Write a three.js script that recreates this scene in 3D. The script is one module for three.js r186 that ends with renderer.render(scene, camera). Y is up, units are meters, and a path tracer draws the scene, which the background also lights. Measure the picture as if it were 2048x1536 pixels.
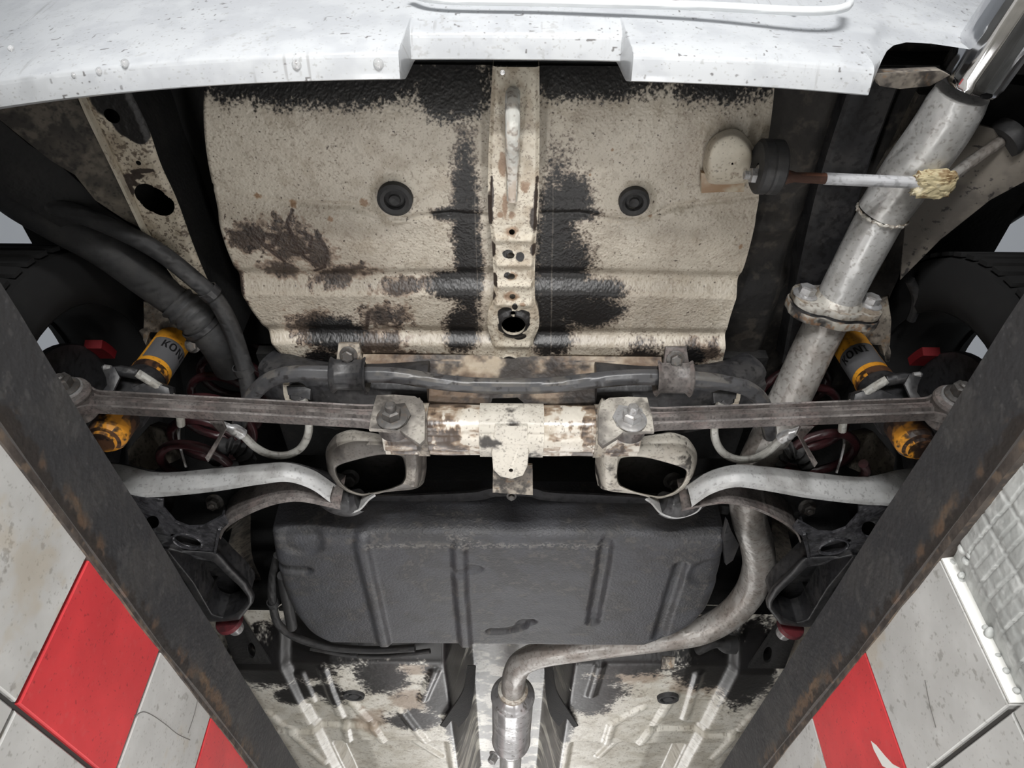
import * as THREE from 'three';
import { mergeGeometries, mergeVertices, toCreasedNormals } from 'three/addons/utils/BufferGeometryUtils.js';
import { RectAreaLightUniformsLib } from 'three/addons/lights/RectAreaLightUniformsLib.js';

// ---------------------------------------------------------------- camera, sky, added lamps, exposure
const scene = new THREE.Scene();
const renderer = new THREE.WebGLRenderer({ antialias: true });
renderer.toneMapping = THREE.LinearToneMapping;
renderer.toneMappingExposure = 1.2;
renderer.shadowMap.enabled = true;
const F = 1437, CAM_Y = -0.445, ROLL = 0.5 * Math.PI / 180, PITCH = Math.PI / 4;   // focal length in pixels of the 2048 x 1536 frame
const camera = new THREE.PerspectiveCamera(2 * Math.atan(768 / F) * 180 / Math.PI, 4 / 3, 0.02, 100);
camera.position.set(0, CAM_Y, 0);
camera.rotation.set(PITCH, 0, 0);
camera.rotateZ(ROLL);
scene.add(camera);

{ // plain overcast sky
  const w = 64, h = 32, d = new Float32Array(w * h * 4);
  for (let j = 0; j < h; j++) for (let i = 0; i < w; i++) {
    const e = Math.max(0, (j + 0.5) / h * 2 - 1), L = 0.85 + 0.35 * e;
    d.set([L * 0.97, L * 1.0, L * 1.05, 1], (j * w + i) * 4);
  }
  const t = new THREE.DataTexture(d, w, h, THREE.RGBAFormat, THREE.FloatType);
  t.mapping = THREE.EquirectangularReflectionMapping; t.magFilter = t.minFilter = THREE.LinearFilter; t.needsUpdate = true;
  scene.background = t; scene.environment = t;
  scene.backgroundIntensity = scene.environmentIntensity = 0.36;
}
RectAreaLightUniformsLib.init();
const FILL_SIDE = 20, FILL_END = 172, FILL_FRONT = 28;   // added fill battens on the pit walls, built with the pit below

// ---------------------------------------------------------------- helpers
const V = (x, y, z) => new THREE.Vector3(x, y, z);
let MIR = false;                 // builds the other side of the car from the same outline
const S2 = Math.SQRT1_2, CR = Math.cos(ROLL), SR = Math.sin(ROLL);
function ray(px, py) {           // photo pixel -> direction from the camera
  const a = (px - 1024), b = (py - 768), x = a * CR + b * SR, y = -a * SR + b * CR;
  const u = x / F, v = -y / F;
  return V(u, S2 * (1 + v), S2 * (v - 1));
}
const CAM = V(0, CAM_Y, 0);
const mir = (p) => { if (MIR) p.x = -p.x; return p; };
const at = (px, py, y) => { const d = ray(px, py); return mir(d.multiplyScalar((y - CAM_Y) / d.y).add(CAM)); };
const atZ = (px, py, z) => { const d = ray(px, py); return mir(d.multiplyScalar(z / d.z).add(CAM)); };
const atX = (px, py, x) => { const d = ray(px, py); return mir(d.multiplyScalar(x / d.x).add(CAM)); };
const clamp = (x, a = 0, b = 1) => Math.min(b, Math.max(a, x));
const sm = (a, b, x) => { const t = clamp((x - a) / (b - a)); return t * t * (3 - 2 * t); };
const lerp = (a, b, t) => a + (b - a) * t;
const mix3 = (a, b, t) => [a[0] + (b[0] - a[0]) * t, a[1] + (b[1] - a[1]) * t, a[2] + (b[2] - a[2]) * t];
function table(rows, x) {        // piecewise linear look-up of [x, y] rows
  if (x <= rows[0][0]) return rows[0][1];
  for (let i = 1; i < rows.length; i++) if (x <= rows[i][0]) return lerp(rows[i - 1][1], rows[i][1], (x - rows[i - 1][0]) / (rows[i][0] - rows[i - 1][0]));
  return rows[rows.length - 1][1];
}
let SEED = 7;
const rnd = () => { SEED = (Math.imul(SEED, 1664525) + 1013904223) >>> 0; return SEED / 4294967296; };

// noise that repeats after `p` cells
const RND = new Float32Array(65536); for (let i = 0; i < 65536; i++) { let h = Math.imul(i + 1, 374761393); h = Math.imul(h ^ (h >>> 13), 1274126177); h ^= h >>> 15; h = Math.imul(h, 668265263); RND[i] = ((h ^ (h >>> 16)) >>> 0) / 4294967296; }
function hash(x, y, s) { return RND[(Math.imul(y, 40503) + x + Math.imul(s, 7919)) & 65535]; }
function pn(x, y, p, s) {
  const ix = Math.floor(x), iy = Math.floor(y); let fx = x - ix, fy = y - iy;
  fx = fx * fx * (3 - 2 * fx); fy = fy * fy * (3 - 2 * fy);
  let x0 = ix % p; if (x0 < 0) x0 += p; let y0 = iy % p; if (y0 < 0) y0 += p; const x1 = x0 + 1 === p ? 0 : x0 + 1, y1 = y0 + 1 === p ? 0 : y0 + 1;
  const a = hash(x0, y0, s), b = hash(x1, y0, s), c = hash(x0, y1, s), d = hash(x1, y1, s);
  return a + (b - a) * fx + (c - a + (a - b - c + d) * fx) * fy;
}
function fbm(u, v, f, o, s) { let t = 0, a = 0.5, n = 0; for (let i = 0; i < o; i++) { t += a * pn(u * f, v * f, f, s + i); n += a; a *= 0.6; f *= 2; } return t / n; }
const noise = (x, y, s, o = 4) => fbm(x / 64, y / 64, 64, o, s);      // one cell per unit
function dataTex(w, h, fn, srgb = true, repeat = true) {
  const d = new Uint8Array(w * h * 4);
  for (let j = 0; j < h; j++) for (let i = 0; i < w; i++) {
    const c = fn((i + 0.5) / w, (j + 0.5) / h), k = (j * w + i) * 4;
    d[k] = clamp(c[0], 0, 255); d[k + 1] = clamp(c[1], 0, 255); d[k + 2] = clamp(c[2], 0, 255); d[k + 3] = 255;
  }
  const t = new THREE.DataTexture(d, w, h, THREE.RGBAFormat);
  t.magFilter = THREE.LinearFilter; t.minFilter = THREE.LinearFilter; t.needsUpdate = true;
  if (srgb) t.colorSpace = THREE.SRGBColorSpace;
  t.wrapS = t.wrapT = repeat ? THREE.RepeatWrapping : THREE.ClampToEdgeWrapping;
  return t;
}
const PERIOD = 0.4;              // metres that one repeat of a grime texture covers
// a worn, dirty surface: base colour, broad tone, and layers of [colour, cells, threshold, softness, strength]
function grime(base, layers, o = {}) {
  const n = o.size ?? 448, s0 = o.seed ?? Math.floor(rnd() * 9999);
  const map = dataTex(n, n, (u, v) => {
    let c = base; const k = 1 + (o.tone ?? 0.12) * (fbm(u, v, 6, 5, s0) - 0.5) * 2;
    c = [c[0] * k, c[1] * k, c[2] * k];
    layers.forEach(([col, cells, th, w, str], i) => { if (cells > 60) { w *= 2; str *= 0.6; } c = mix3(c, col, str * sm(th - w, th + w, fbm(u, v, cells, cells > 60 ? 2 : 5, s0 + 31 * (i + 1)))); });
    return c;
  });
  const par = { color: 0xffffff, map, roughness: o.rough ?? 0.7, metalness: o.metal ?? 0, side: THREE.DoubleSide };
  if (o.bump) {
    par.bumpMap = dataTex(n, n, (u, v) => { const b = 255 * fbm(u, v, o.bumpCells ?? 40, 4, s0 + 777); return [b, b, b]; }, false);
    par.bumpScale = o.bump;
  }
  const M = (o.coat !== undefined) ? new THREE.MeshPhysicalMaterial({ ...par, clearcoat: o.coat, clearcoatRoughness: 0.12 }) : new THREE.MeshStandardMaterial(par);
  return M;
}
const plain = (r, g, b, rough = 0.6, metal = 0) => new THREE.MeshStandardMaterial({ color: new THREE.Color(`rgb(${r},${g},${b})`), roughness: rough, metalness: metal, side: THREE.DoubleSide });

// geometry helpers -------------------------------------------------------------------
function boxUV(g, scale = PERIOD) {
  g = g.index ? g.toNonIndexed() : g;
  if (!g.attributes.normal) g.computeVertexNormals();
  const p = g.attributes.position, uv = new Float32Array(p.count * 2), A = V(0, 0, 0), B = V(0, 0, 0), C = V(0, 0, 0), N = V(0, 0, 0);
  for (let i = 0; i < p.count; i += 3) {
    A.fromBufferAttribute(p, i); B.fromBufferAttribute(p, i + 1); C.fromBufferAttribute(p, i + 2);
    N.copy(B).sub(A).cross(C.clone().sub(A));
    const ax = Math.abs(N.x), ay = Math.abs(N.y), az = Math.abs(N.z);
    [A, B, C].forEach((q, k) => {
      const t = ay >= ax && ay >= az ? [q.x, q.z] : ax >= az ? [q.z, q.y] : [q.x, q.y];
      uv[(i + k) * 2] = t[0] / scale; uv[(i + k) * 2 + 1] = t[1] / scale;
    });
  }
  g.setAttribute('uv', new THREE.BufferAttribute(uv, 2));
  return g;
}
function clean(g) { const r = new THREE.BufferGeometry(); for (const k of ['position', 'normal', 'uv']) if (g.attributes[k]) r.setAttribute(k, g.attributes[k]); if (g.index) r.setIndex(g.index); return r; }
function merged(gs) { return gs.length === 1 ? gs[0] : mergeGeometries(gs.map((g) => clean(boxUV(g))), false); }
function mesh(name, geo, m, parent, label) {
  let g = Array.isArray(geo) ? merged(geo) : geo;
  if (!g.userData.keepUV) g = boxUV(g);
  const o = new THREE.Mesh(g, m); o.name = name; o.castShadow = o.receiveShadow = true;
  if (label) o.userData.label = label;
  parent.add(o); return o;
}
function group(name, parent, label) { const g = new THREE.Group(); g.name = name; if (label) g.userData.label = label; parent.add(g); return g; }
const curve = (pts, n = 40, closed = false) => new THREE.CatmullRomCurve3(pts, closed, 'centripetal').getPoints(n);
// smooth a grid of points (rows of equal length) into a surface, optionally a shell of some thickness
function grid(rows, { closed = false, thick = 0, uv, skip } = {}) {
  const nr = rows.length, nc = rows[0].length, pos = [], uvs = [], idx = [];
  for (const r of rows) for (const p of r) { pos.push(p.x, p.y, p.z); if (uv) uvs.push(...uv(p)); }
  const C = closed ? nc : nc - 1;
  for (let i = 0; i < nr - 1; i++) for (let j = 0; j < C; j++) { const a = i * nc + j, b = i * nc + (j + 1) % nc, c = a + nc, d = b + nc; if (skip && skip(rows[i][j], rows[i][(j + 1) % nc], rows[i + 1][j], rows[i + 1][(j + 1) % nc])) continue; idx.push(a, c, b, b, c, d); }
  const g = new THREE.BufferGeometry(); g.setAttribute('position', new THREE.Float32BufferAttribute(pos, 3)); g.setIndex(idx);
  g.computeVertexNormals();
  if (uv) { g.setAttribute('uv', new THREE.Float32BufferAttribute(uvs, 2)); }
  if (thick) {
    const n = nr * nc, P = pos.slice(), N = g.attributes.normal;
    for (let i = 0; i < n; i++) P.push(pos[3 * i] - N.getX(i) * thick, pos[3 * i + 1] - N.getY(i) * thick, pos[3 * i + 2] - N.getZ(i) * thick);
    const I = idx.slice();
    for (let k = 0; k < idx.length; k += 3) I.push(idx[k] + n, idx[k + 2] + n, idx[k + 1] + n);
    const edge = (a, b) => I.push(a, b, a + n, b, b + n, a + n);
    for (let j = 0; j < C; j++) { edge(j, (j + 1) % nc); edge((nr - 1) * nc + (j + 1) % nc, (nr - 1) * nc + j); }
    if (!closed) for (let i = 0; i < nr - 1; i++) { edge((i + 1) * nc, i * nc); edge(i * nc + nc - 1, (i + 1) * nc + nc - 1); }
    const g2 = new THREE.BufferGeometry(); g2.setAttribute('position', new THREE.Float32BufferAttribute(P, 3)); g2.setIndex(I);
    if (uv) g2.setAttribute('uv', new THREE.Float32BufferAttribute(uvs.concat(uvs), 2));
    const r = toCreasedNormals(g2, 0.9); if (uv) r.userData.keepUV = true; return r;
  }
  if (uv) g.userData.keepUV = true;
  return g;
}
// round holes [x, z, r] in a plan grid: vertices near the rim are moved onto it, quads inside are left out
function drill(rows, holes) {
  for (const r of rows) for (const p of r) for (const [hx, hz, hr] of holes) { const dx = p.x - hx, dz = p.z - hz, q = Math.hypot(dx, dz); if (q > 1e-6 && Math.abs(q - hr) < 0.0013) { p.x = hx + dx * hr / q; p.z = hz + dz * hr / q; } }
  return (...ps) => ps.every((p) => holes.some(([hx, hz, hr]) => Math.hypot(p.x - hx, p.z - hz) <= hr * 1.02));
}
// loft between polylines: each rail is smoothed to n points, then the rails are smoothed across
function loft(rails, n = 40, { closed = false, thick = 0, across = 0, tight = false } = {}) {
  let rows = rails.map((r) => { const p = tight ? new THREE.CatmullRomCurve3(r, closed, 'catmullrom', tight).getPoints(n) : curve(r, n, closed); if (closed) p.pop(); return p; });
  if (across) { const cols = rows[0].map((_, j) => curve(rows.map((r) => r[j]), across)); rows = Array.from({ length: across + 1 }, (_, i) => cols.map((c) => c[i])); }
  return grid(rows, { closed, thick });
}
// tube with a radius that may vary along it (t from 0 to 1), capped
function tube(pts, r, { n = 48, seg = 14, smooth = true, cap = true } = {}) {
  const P = smooth ? curve(pts, n) : pts, R = typeof r === 'function' ? r : () => r, rows = [];
  let T0 = P[1].clone().sub(P[0]).normalize(), U = Math.abs(T0.y) < 0.9 ? V(0, 1, 0) : V(1, 0, 0);
  for (let i = 0; i < P.length; i++) {
    const T = P[Math.min(P.length - 1, i + 1)].clone().sub(P[Math.max(0, i - 1)]).normalize();
    U.sub(T.clone().multiplyScalar(U.dot(T))).normalize(); const W = T.clone().cross(U), q = R(i / (P.length - 1)), row = [];
    for (let k = 0; k < seg; k++) { const a = k / seg * Math.PI * 2; row.push(P[i].clone().addScaledVector(U, Math.cos(a) * q).addScaledVector(W, Math.sin(a) * q)); }
    rows.push(row);
  }
  if (cap) { const c = (row, p) => row.map((q) => q.clone().lerp(p, 0.999)); rows.unshift(rows[0].map((q) => q.clone()), ); rows[0] = c(rows[1], P[0]); rows.push(c(rows[rows.length - 1], P[P.length - 1])); }
  return toCreasedNormals(grid(rows, { closed: true }), 0.9);
}
// sweep of a closed section given as [side, up] pairs; side is horizontal
function sweep(pts, section, { n = 0, up = V(0, 1, 0) } = {}) {
  const P = n ? curve(pts, n) : pts, rows = [];
  for (let i = 0; i < P.length; i++) {
    const T = P[Math.min(P.length - 1, i + 1)].clone().sub(P[Math.max(0, i - 1)]).normalize();
    const S = T.clone().cross(up).normalize(), W = S.clone().cross(T), sec = typeof section === 'function' ? section(i / (P.length - 1)) : section;
    rows.push(sec.map(([a, b]) => P[i].clone().addScaledVector(S, a).addScaledVector(W, b)));
  }
  const c = (row) => { const m = row.reduce((s, q) => s.add(q), V(0, 0, 0)).multiplyScalar(1 / row.length); return row.map((q) => q.clone().lerp(m, 0.999)); };
  rows.unshift(c(rows[0])); rows.push(c(rows[rows.length - 1]));
  return toCreasedNormals(grid(rows, { closed: true }), 0.7);
}
// a plate of some thickness on a plane {p, n}; outline and holes are points that get laid onto the plane
const HY = (y) => ({ p: V(0, y, 0), n: V(0, -1, 0) });
const VZ = (z) => ({ p: V(0, 0, z), n: V(0, 0, 1) });
const TILT = (p, n) => ({ p, n: n.clone().normalize() });
function onPlane(px, py, pl) { const d = ray(px, py); const t = pl.p.clone().sub(CAM).dot(pl.n) / d.dot(pl.n); return d.multiplyScalar(t).add(CAM); }
function plate(out, pl, thick, { holes = [], bevel = 0.001, pts = false, smooth = 0 } = {}) {
  const conv = pts ? (q) => q.clone() : ([a, b]) => onPlane(a, b, pl);
  const n = pl.n.clone(), p0 = pl.p.clone(); let O = out.map(conv), Hs = holes.map((h) => h.map(conv));
  if (smooth) { O = curve(O, smooth, true); O.pop(); Hs = Hs.map((h) => { const c = curve(h, 24, true); c.pop(); return c; }); }
  if (MIR && !pts) { [O, ...Hs].forEach((l) => l.forEach((q) => { q.x = -q.x; })); n.x = -n.x; p0.x = -p0.x; }
  const e1 = Math.abs(n.y) > 0.9 ? V(1, 0, 0) : V(0, 1, 0).cross(n).normalize(); e1.sub(n.clone().multiplyScalar(e1.dot(n))).normalize();
  const e2 = n.clone().cross(e1), l2 = (q) => { const d = q.clone().sub(p0); return new THREE.Vector2(d.dot(e1), d.dot(e2)); };
  const sh = new THREE.Shape(O.map(l2)); Hs.forEach((h) => sh.holes.push(new THREE.Path(h.map(l2))));
  const g = new THREE.ExtrudeGeometry(sh, { depth: thick, bevelEnabled: bevel > 0, bevelThickness: bevel, bevelSize: bevel, bevelOffset: -bevel, bevelSegments: 2, curveSegments: 8 });
  g.applyMatrix4(new THREE.Matrix4().makeBasis(e1, e2, n).setPosition(p0.clone().addScaledVector(n, -thick)));
  return toCreasedNormals(g, 0.6);
}
function ellipse(cx, cy, rx, ry, rot = 0, n = 18) { const r = []; for (let i = 0; i < n; i++) { const a = i / n * Math.PI * 2, x = Math.cos(a) * rx, y = Math.sin(a) * ry, c = Math.cos(rot), s = Math.sin(rot); r.push([cx + x * c - y * s, cy + x * s + y * c]); } return r; }
// turned piece: profile [radius, along]; axis from `p` in direction `dir`
function lathe(profile, p, dir, seg = 28) {
  const g = new THREE.LatheGeometry(profile.map(([a, b]) => new THREE.Vector2(a, b)), seg);
  g.applyQuaternion(new THREE.Quaternion().setFromUnitVectors(V(0, 1, 0), dir.clone().normalize())); g.translate(p.x, p.y, p.z);
  return toCreasedNormals(g, 0.6);
}
function hexBolt(p, dir, r, { head = r * 0.9, washer = r * 1.45, stud = 0, studR = r * 0.5, flange = true } = {}) {   // washer, hexagon, stud
  const gs = [], q = new THREE.Quaternion().setFromUnitVectors(V(0, 1, 0), dir.clone().normalize());
  if (flange) gs.push(lathe([[0, 0], [washer, 0], [washer, r * 0.16], [washer * 0.8, r * 0.3], [0, r * 0.3]], p, dir));
  const h = new THREE.CylinderGeometry(r, r, head, 6); h.translate(0, r * 0.3 + head / 2, 0);
  const h2 = new THREE.CylinderGeometry(r * 0.72, r * 0.98, r * 0.12, 6); h2.translate(0, r * 0.36 + head, 0);
  for (const x of [h, h2]) { x.applyQuaternion(q); x.translate(p.x, p.y, p.z); gs.push(toCreasedNormals(x, 0.3)); }
  if (stud) gs.push(lathe([[0, 0], [studR, 0], [studR, head + r * 0.3 + stud - studR * 0.3], [studR * 0.7, head + r * 0.3 + stud], [0, head + r * 0.3 + stud]], p, dir, 16));
  return merged(gs);
}
// ---------------------------------------------------------------- materials
const M = {
  undercoat: grime([16, 16, 16], [[[40, 37, 34], 10, 0.6, 0.2, 0.5], [[12, 12, 13], 24, 0.55, 0.15, 0.6]], { rough: 0.8, bump: 0.0012, bumpCells: 60 }),
  fender: grime([92, 86, 77], [[[40, 38, 36], 6, 0.52, 0.2, 0.8], [[128, 119, 106], 24, 0.6, 0.12, 0.5], [[24, 23, 23], 110, 0.68, 0.06, 0.7]], { rough: 0.85, bump: 0.001 }),
  cream: grime([192, 185, 170], [[[150, 138, 120], 8, 0.55, 0.2, 0.45], [[96, 82, 68], 90, 0.72, 0.05, 0.6], [[50, 44, 38], 150, 0.8, 0.03, 0.7]], { rough: 0.5, bump: 0.0008 }),
  creamDirty: grime([168, 160, 147], [[[84, 78, 72], 8, 0.52, 0.16, 0.8], [[38, 35, 33], 20, 0.58, 0.1, 0.75], [[118, 90, 64], 60, 0.68, 0.06, 0.5], [[36, 33, 31], 130, 0.7, 0.05, 0.6]], { rough: 0.6, bump: 0.001 }),
  bracketGrey: grime([172, 167, 158], [[[96, 92, 88], 5, 0.46, 0.12, 0.85], [[52, 49, 47], 14, 0.62, 0.12, 0.6], [[60, 56, 52], 160, 0.7, 0.05, 0.6]], { rough: 0.5, bump: 0.0008, seed: 4242 }),
  bracketWhite: grime([200, 195, 184], [[[150, 142, 130], 5, 0.56, 0.14, 0.7], [[40, 37, 35], 12, 0.66, 0.07, 0.85], [[70, 64, 58], 160, 0.72, 0.05, 0.6]], { rough: 0.45, bump: 0.0008, seed: 5151 }),
  greyArm: grime([170, 171, 171], [[[136, 135, 133], 9, 0.55, 0.18, 0.7], [[84, 82, 80], 130, 0.74, 0.05, 0.6], [[188, 188, 187], 20, 0.6, 0.15, 0.4]], { rough: 0.5, bump: 0.0004 }),
  armRust: grime([116, 111, 108], [[[70, 65, 63], 12, 0.52, 0.18, 0.7], [[124, 108, 104], 20, 0.58, 0.12, 0.4], [[34, 31, 31], 180, 0.66, 0.08, 0.7]], { rough: 0.5, bump: 0.0006 }),
  blackSteel: grime([44, 44, 46], [[[74, 72, 70], 14, 0.58, 0.16, 0.5], [[22, 22, 23], 60, 0.6, 0.1, 0.6]], { rough: 0.45, bump: 0.0006 }),
  oilySteel: grime([74, 74, 78], [[[112, 112, 114], 70, 0.6, 0.06, 0.6], [[22, 22, 24], 30, 0.58, 0.12, 0.5]], { rough: 0.28, metal: 0.3, coat: 1, bump: 0.003, bumpCells: 60 }),
  rubber: grime([44, 44, 45], [[[66, 64, 62], 12, 0.58, 0.16, 0.5], [[24, 24, 24], 110, 0.7, 0.06, 0.5]], { rough: 0.65, bump: 0.0004 }),
  tyre: grime([15, 15, 16], [[[26, 26, 25], 12, 0.6, 0.12, 0.5]], { rough: 0.9 }),
  hose: grime([172, 171, 166], [[[130, 126, 118], 14, 0.58, 0.16, 0.6], [[70, 66, 62], 120, 0.74, 0.04, 0.6]], { rough: 0.6 }),
  exhaust: grime([190, 190, 189], [[[136, 133, 128], 8, 0.55, 0.2, 0.5], [[96, 90, 84], 130, 0.72, 0.05, 0.6]], { rough: 0.36, metal: 0.3, bump: 0.0003 }),
  exhaustOld: grime([168, 165, 161], [[[120, 110, 102], 8, 0.54, 0.2, 0.6], [[80, 72, 66], 110, 0.68, 0.06, 0.6]], { rough: 0.4, metal: 0.3, bump: 0.0005 }),
  flange: grime([180, 177, 170], [[[130, 112, 92], 12, 0.56, 0.14, 0.6], [[70, 56, 46], 80, 0.66, 0.06, 0.7]], { rough: 0.5, metal: 0.3, bump: 0.0008 }),
  rustyFlange: grime([150, 146, 138], [[[26, 24, 24], 9, 0.42, 0.1, 0.92], [[120, 84, 56], 60, 0.64, 0.08, 0.6]], { rough: 0.6, bump: 0.0015 }),
  chrome: new THREE.MeshStandardMaterial({ color: new THREE.Color(0.72, 0.72, 0.73), roughness: 0.08, metalness: 1, side: THREE.DoubleSide }),
  steel: grime([172, 172, 173], [[[134, 131, 127], 20, 0.58, 0.14, 0.6], [[84, 76, 68], 110, 0.72, 0.05, 0.6]], { rough: 0.36, metal: 0.4 }),
  oldBolt: grime([96, 94, 92], [[[60, 57, 55], 24, 0.55, 0.14, 0.7], [[112, 92, 76], 90, 0.68, 0.06, 0.5]], { rough: 0.5, metal: 0.4 }),
  shock: grime([214, 150, 46], [[[180, 116, 36], 10, 0.58, 0.12, 0.5], [[84, 56, 34], 120, 0.76, 0.04, 0.7]], { rough: 0.42 }),
  shockRust: grime([206, 140, 44], [[[74, 52, 40], 8, 0.46, 0.05, 0.95], [[34, 26, 24], 20, 0.56, 0.06, 0.9]], { rough: 0.45, bump: 0.001 }),
  spring: grime([54, 25, 28], [[[32, 22, 23], 10, 0.48, 0.16, 0.8]], { rough: 0.42 }),
  redPaint: plain(104, 18, 24, 0.5),
  maroon: grime([112, 44, 50], [[[60, 30, 34], 20, 0.5, 0.15, 0.7]], { rough: 0.6 }),
  rodRust: grime([104, 66, 48], [[[58, 38, 30], 20, 0.5, 0.1, 0.8]], { rough: 0.8, bump: 0.001 }),
  rod: grime([196, 197, 200], [[[128, 128, 130], 100, 0.66, 0.06, 0.7]], { rough: 0.4, metal: 0.3 }),
  weld: grime([186, 174, 140], [[[110, 84, 54], 14, 0.55, 0.08, 0.8], [[226, 220, 200], 22, 0.62, 0.06, 0.6]], { rough: 0.7, bump: 0.003, bumpCells: 36 }),
  whitePaint: new THREE.MeshPhysicalMaterial({ color: new THREE.Color('rgb(226,229,231)'), roughness: 0.4, clearcoat: 0.5, clearcoatRoughness: 0.1, side: THREE.DoubleSide }),
  edgeRust: grime([78, 70, 64], [[[48, 42, 39], 12, 0.5, 0.16, 0.8], [[118, 100, 82], 30, 0.62, 0.1, 0.6]], { rough: 0.8, bump: 0.0015 }),
  dark: plain(16, 16, 17, 0.9),
  concrete: grime([150, 148, 142], [[[112, 110, 104], 6, 0.52, 0.16, 0.6], [[84, 82, 78], 90, 0.7, 0.05, 0.5]], { rough: 0.85, bump: 0.001 }),
  mortar: grime([178, 180, 178], [[[140, 142, 140], 8, 0.54, 0.14, 0.6], [[210, 212, 210], 24, 0.62, 0.08, 0.5]], { rough: 0.85, bump: 0.0012 }),
  tileEdge: plain(222, 222, 218, 0.7),
  wallPanel: plain(232, 235, 238, 0.6),
};
const tileGrey = [0, 1, 2].map((k) => grime([190, 190, 188], [[[174, 173, 170], 5, 0.52, 0.2, 0.5], [[112, 109, 104], 150, 0.8, 0.03, 0.6], [[120, 117, 112], 40, 0.72, 0.03, 0.45], [[166, 148, 120], 6, 0.66, 0.08, 0.3]], { rough: 0.42, seed: 300 + 50 * k }));
const tileRed = [0, 1].map((k) => {
  const m = grime([208, 62, 66], [[[194, 54, 60], 6, 0.52, 0.2, 0.5], [[204, 84, 84], 60, 0.7, 0.06, 0.4], [[80, 24, 26], 150, 0.82, 0.02, 0.6]], { rough: 0.36, seed: 500 + 50 * k });
  return m;
});
M.beam = dataTexBeam();
function dataTexBeam() {         // painted angle iron: u along it, v from the bottom edge up; rust eats in from the bottom edge
  const fn = (u, v) => {
    const w = v * 0.05, n1 = fbm(u, w, 24, 5, 901), n2 = fbm(u, w, 500, 2, 902), n3 = fbm(u, w, 10, 4, 903), n4 = fbm(u, w, 120, 4, 906);
    let c = mix3([50, 50, 52], [62, 61, 61], sm(0.4, 0.7, n1));
    c = mix3(c, [92, 91, 89], 0.5 * sm(0.78, 0.84, n2)); c = mix3(c, [78, 77, 76], 0.5 * sm(0.62, 0.7, n4));
    const e = v + (n1 - 0.5) * 0.25 + (n4 - 0.5) * 0.35;
    c = mix3(c, mix3([124, 102, 78], [78, 58, 46], n4), 0.85 * sm(0.36, 0.22, e) * sm(0.44, 0.56, n3 + 0.25 * (n4 - 0.5)));
    c = mix3(c, [44, 39, 36], 0.85 * sm(0.16, 0.08, e));
    return c;
  };
  const map = dataTex(1536, 128, fn);
  const bump = dataTex(1536, 128, (u, v) => { const b = 150 * fbm(u, v * 0.05, 260, 3, 904) + 100 * sm(0.05, 0.3, v + 0.3 * (fbm(u, v * 0.05, 60, 3, 905) - 0.5)); return [b, b, b]; }, false);
  return new THREE.MeshStandardMaterial({ map, bumpMap: bump, bumpScale: 0.0015, roughness: 0.55, side: THREE.DoubleSide });
}
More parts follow.
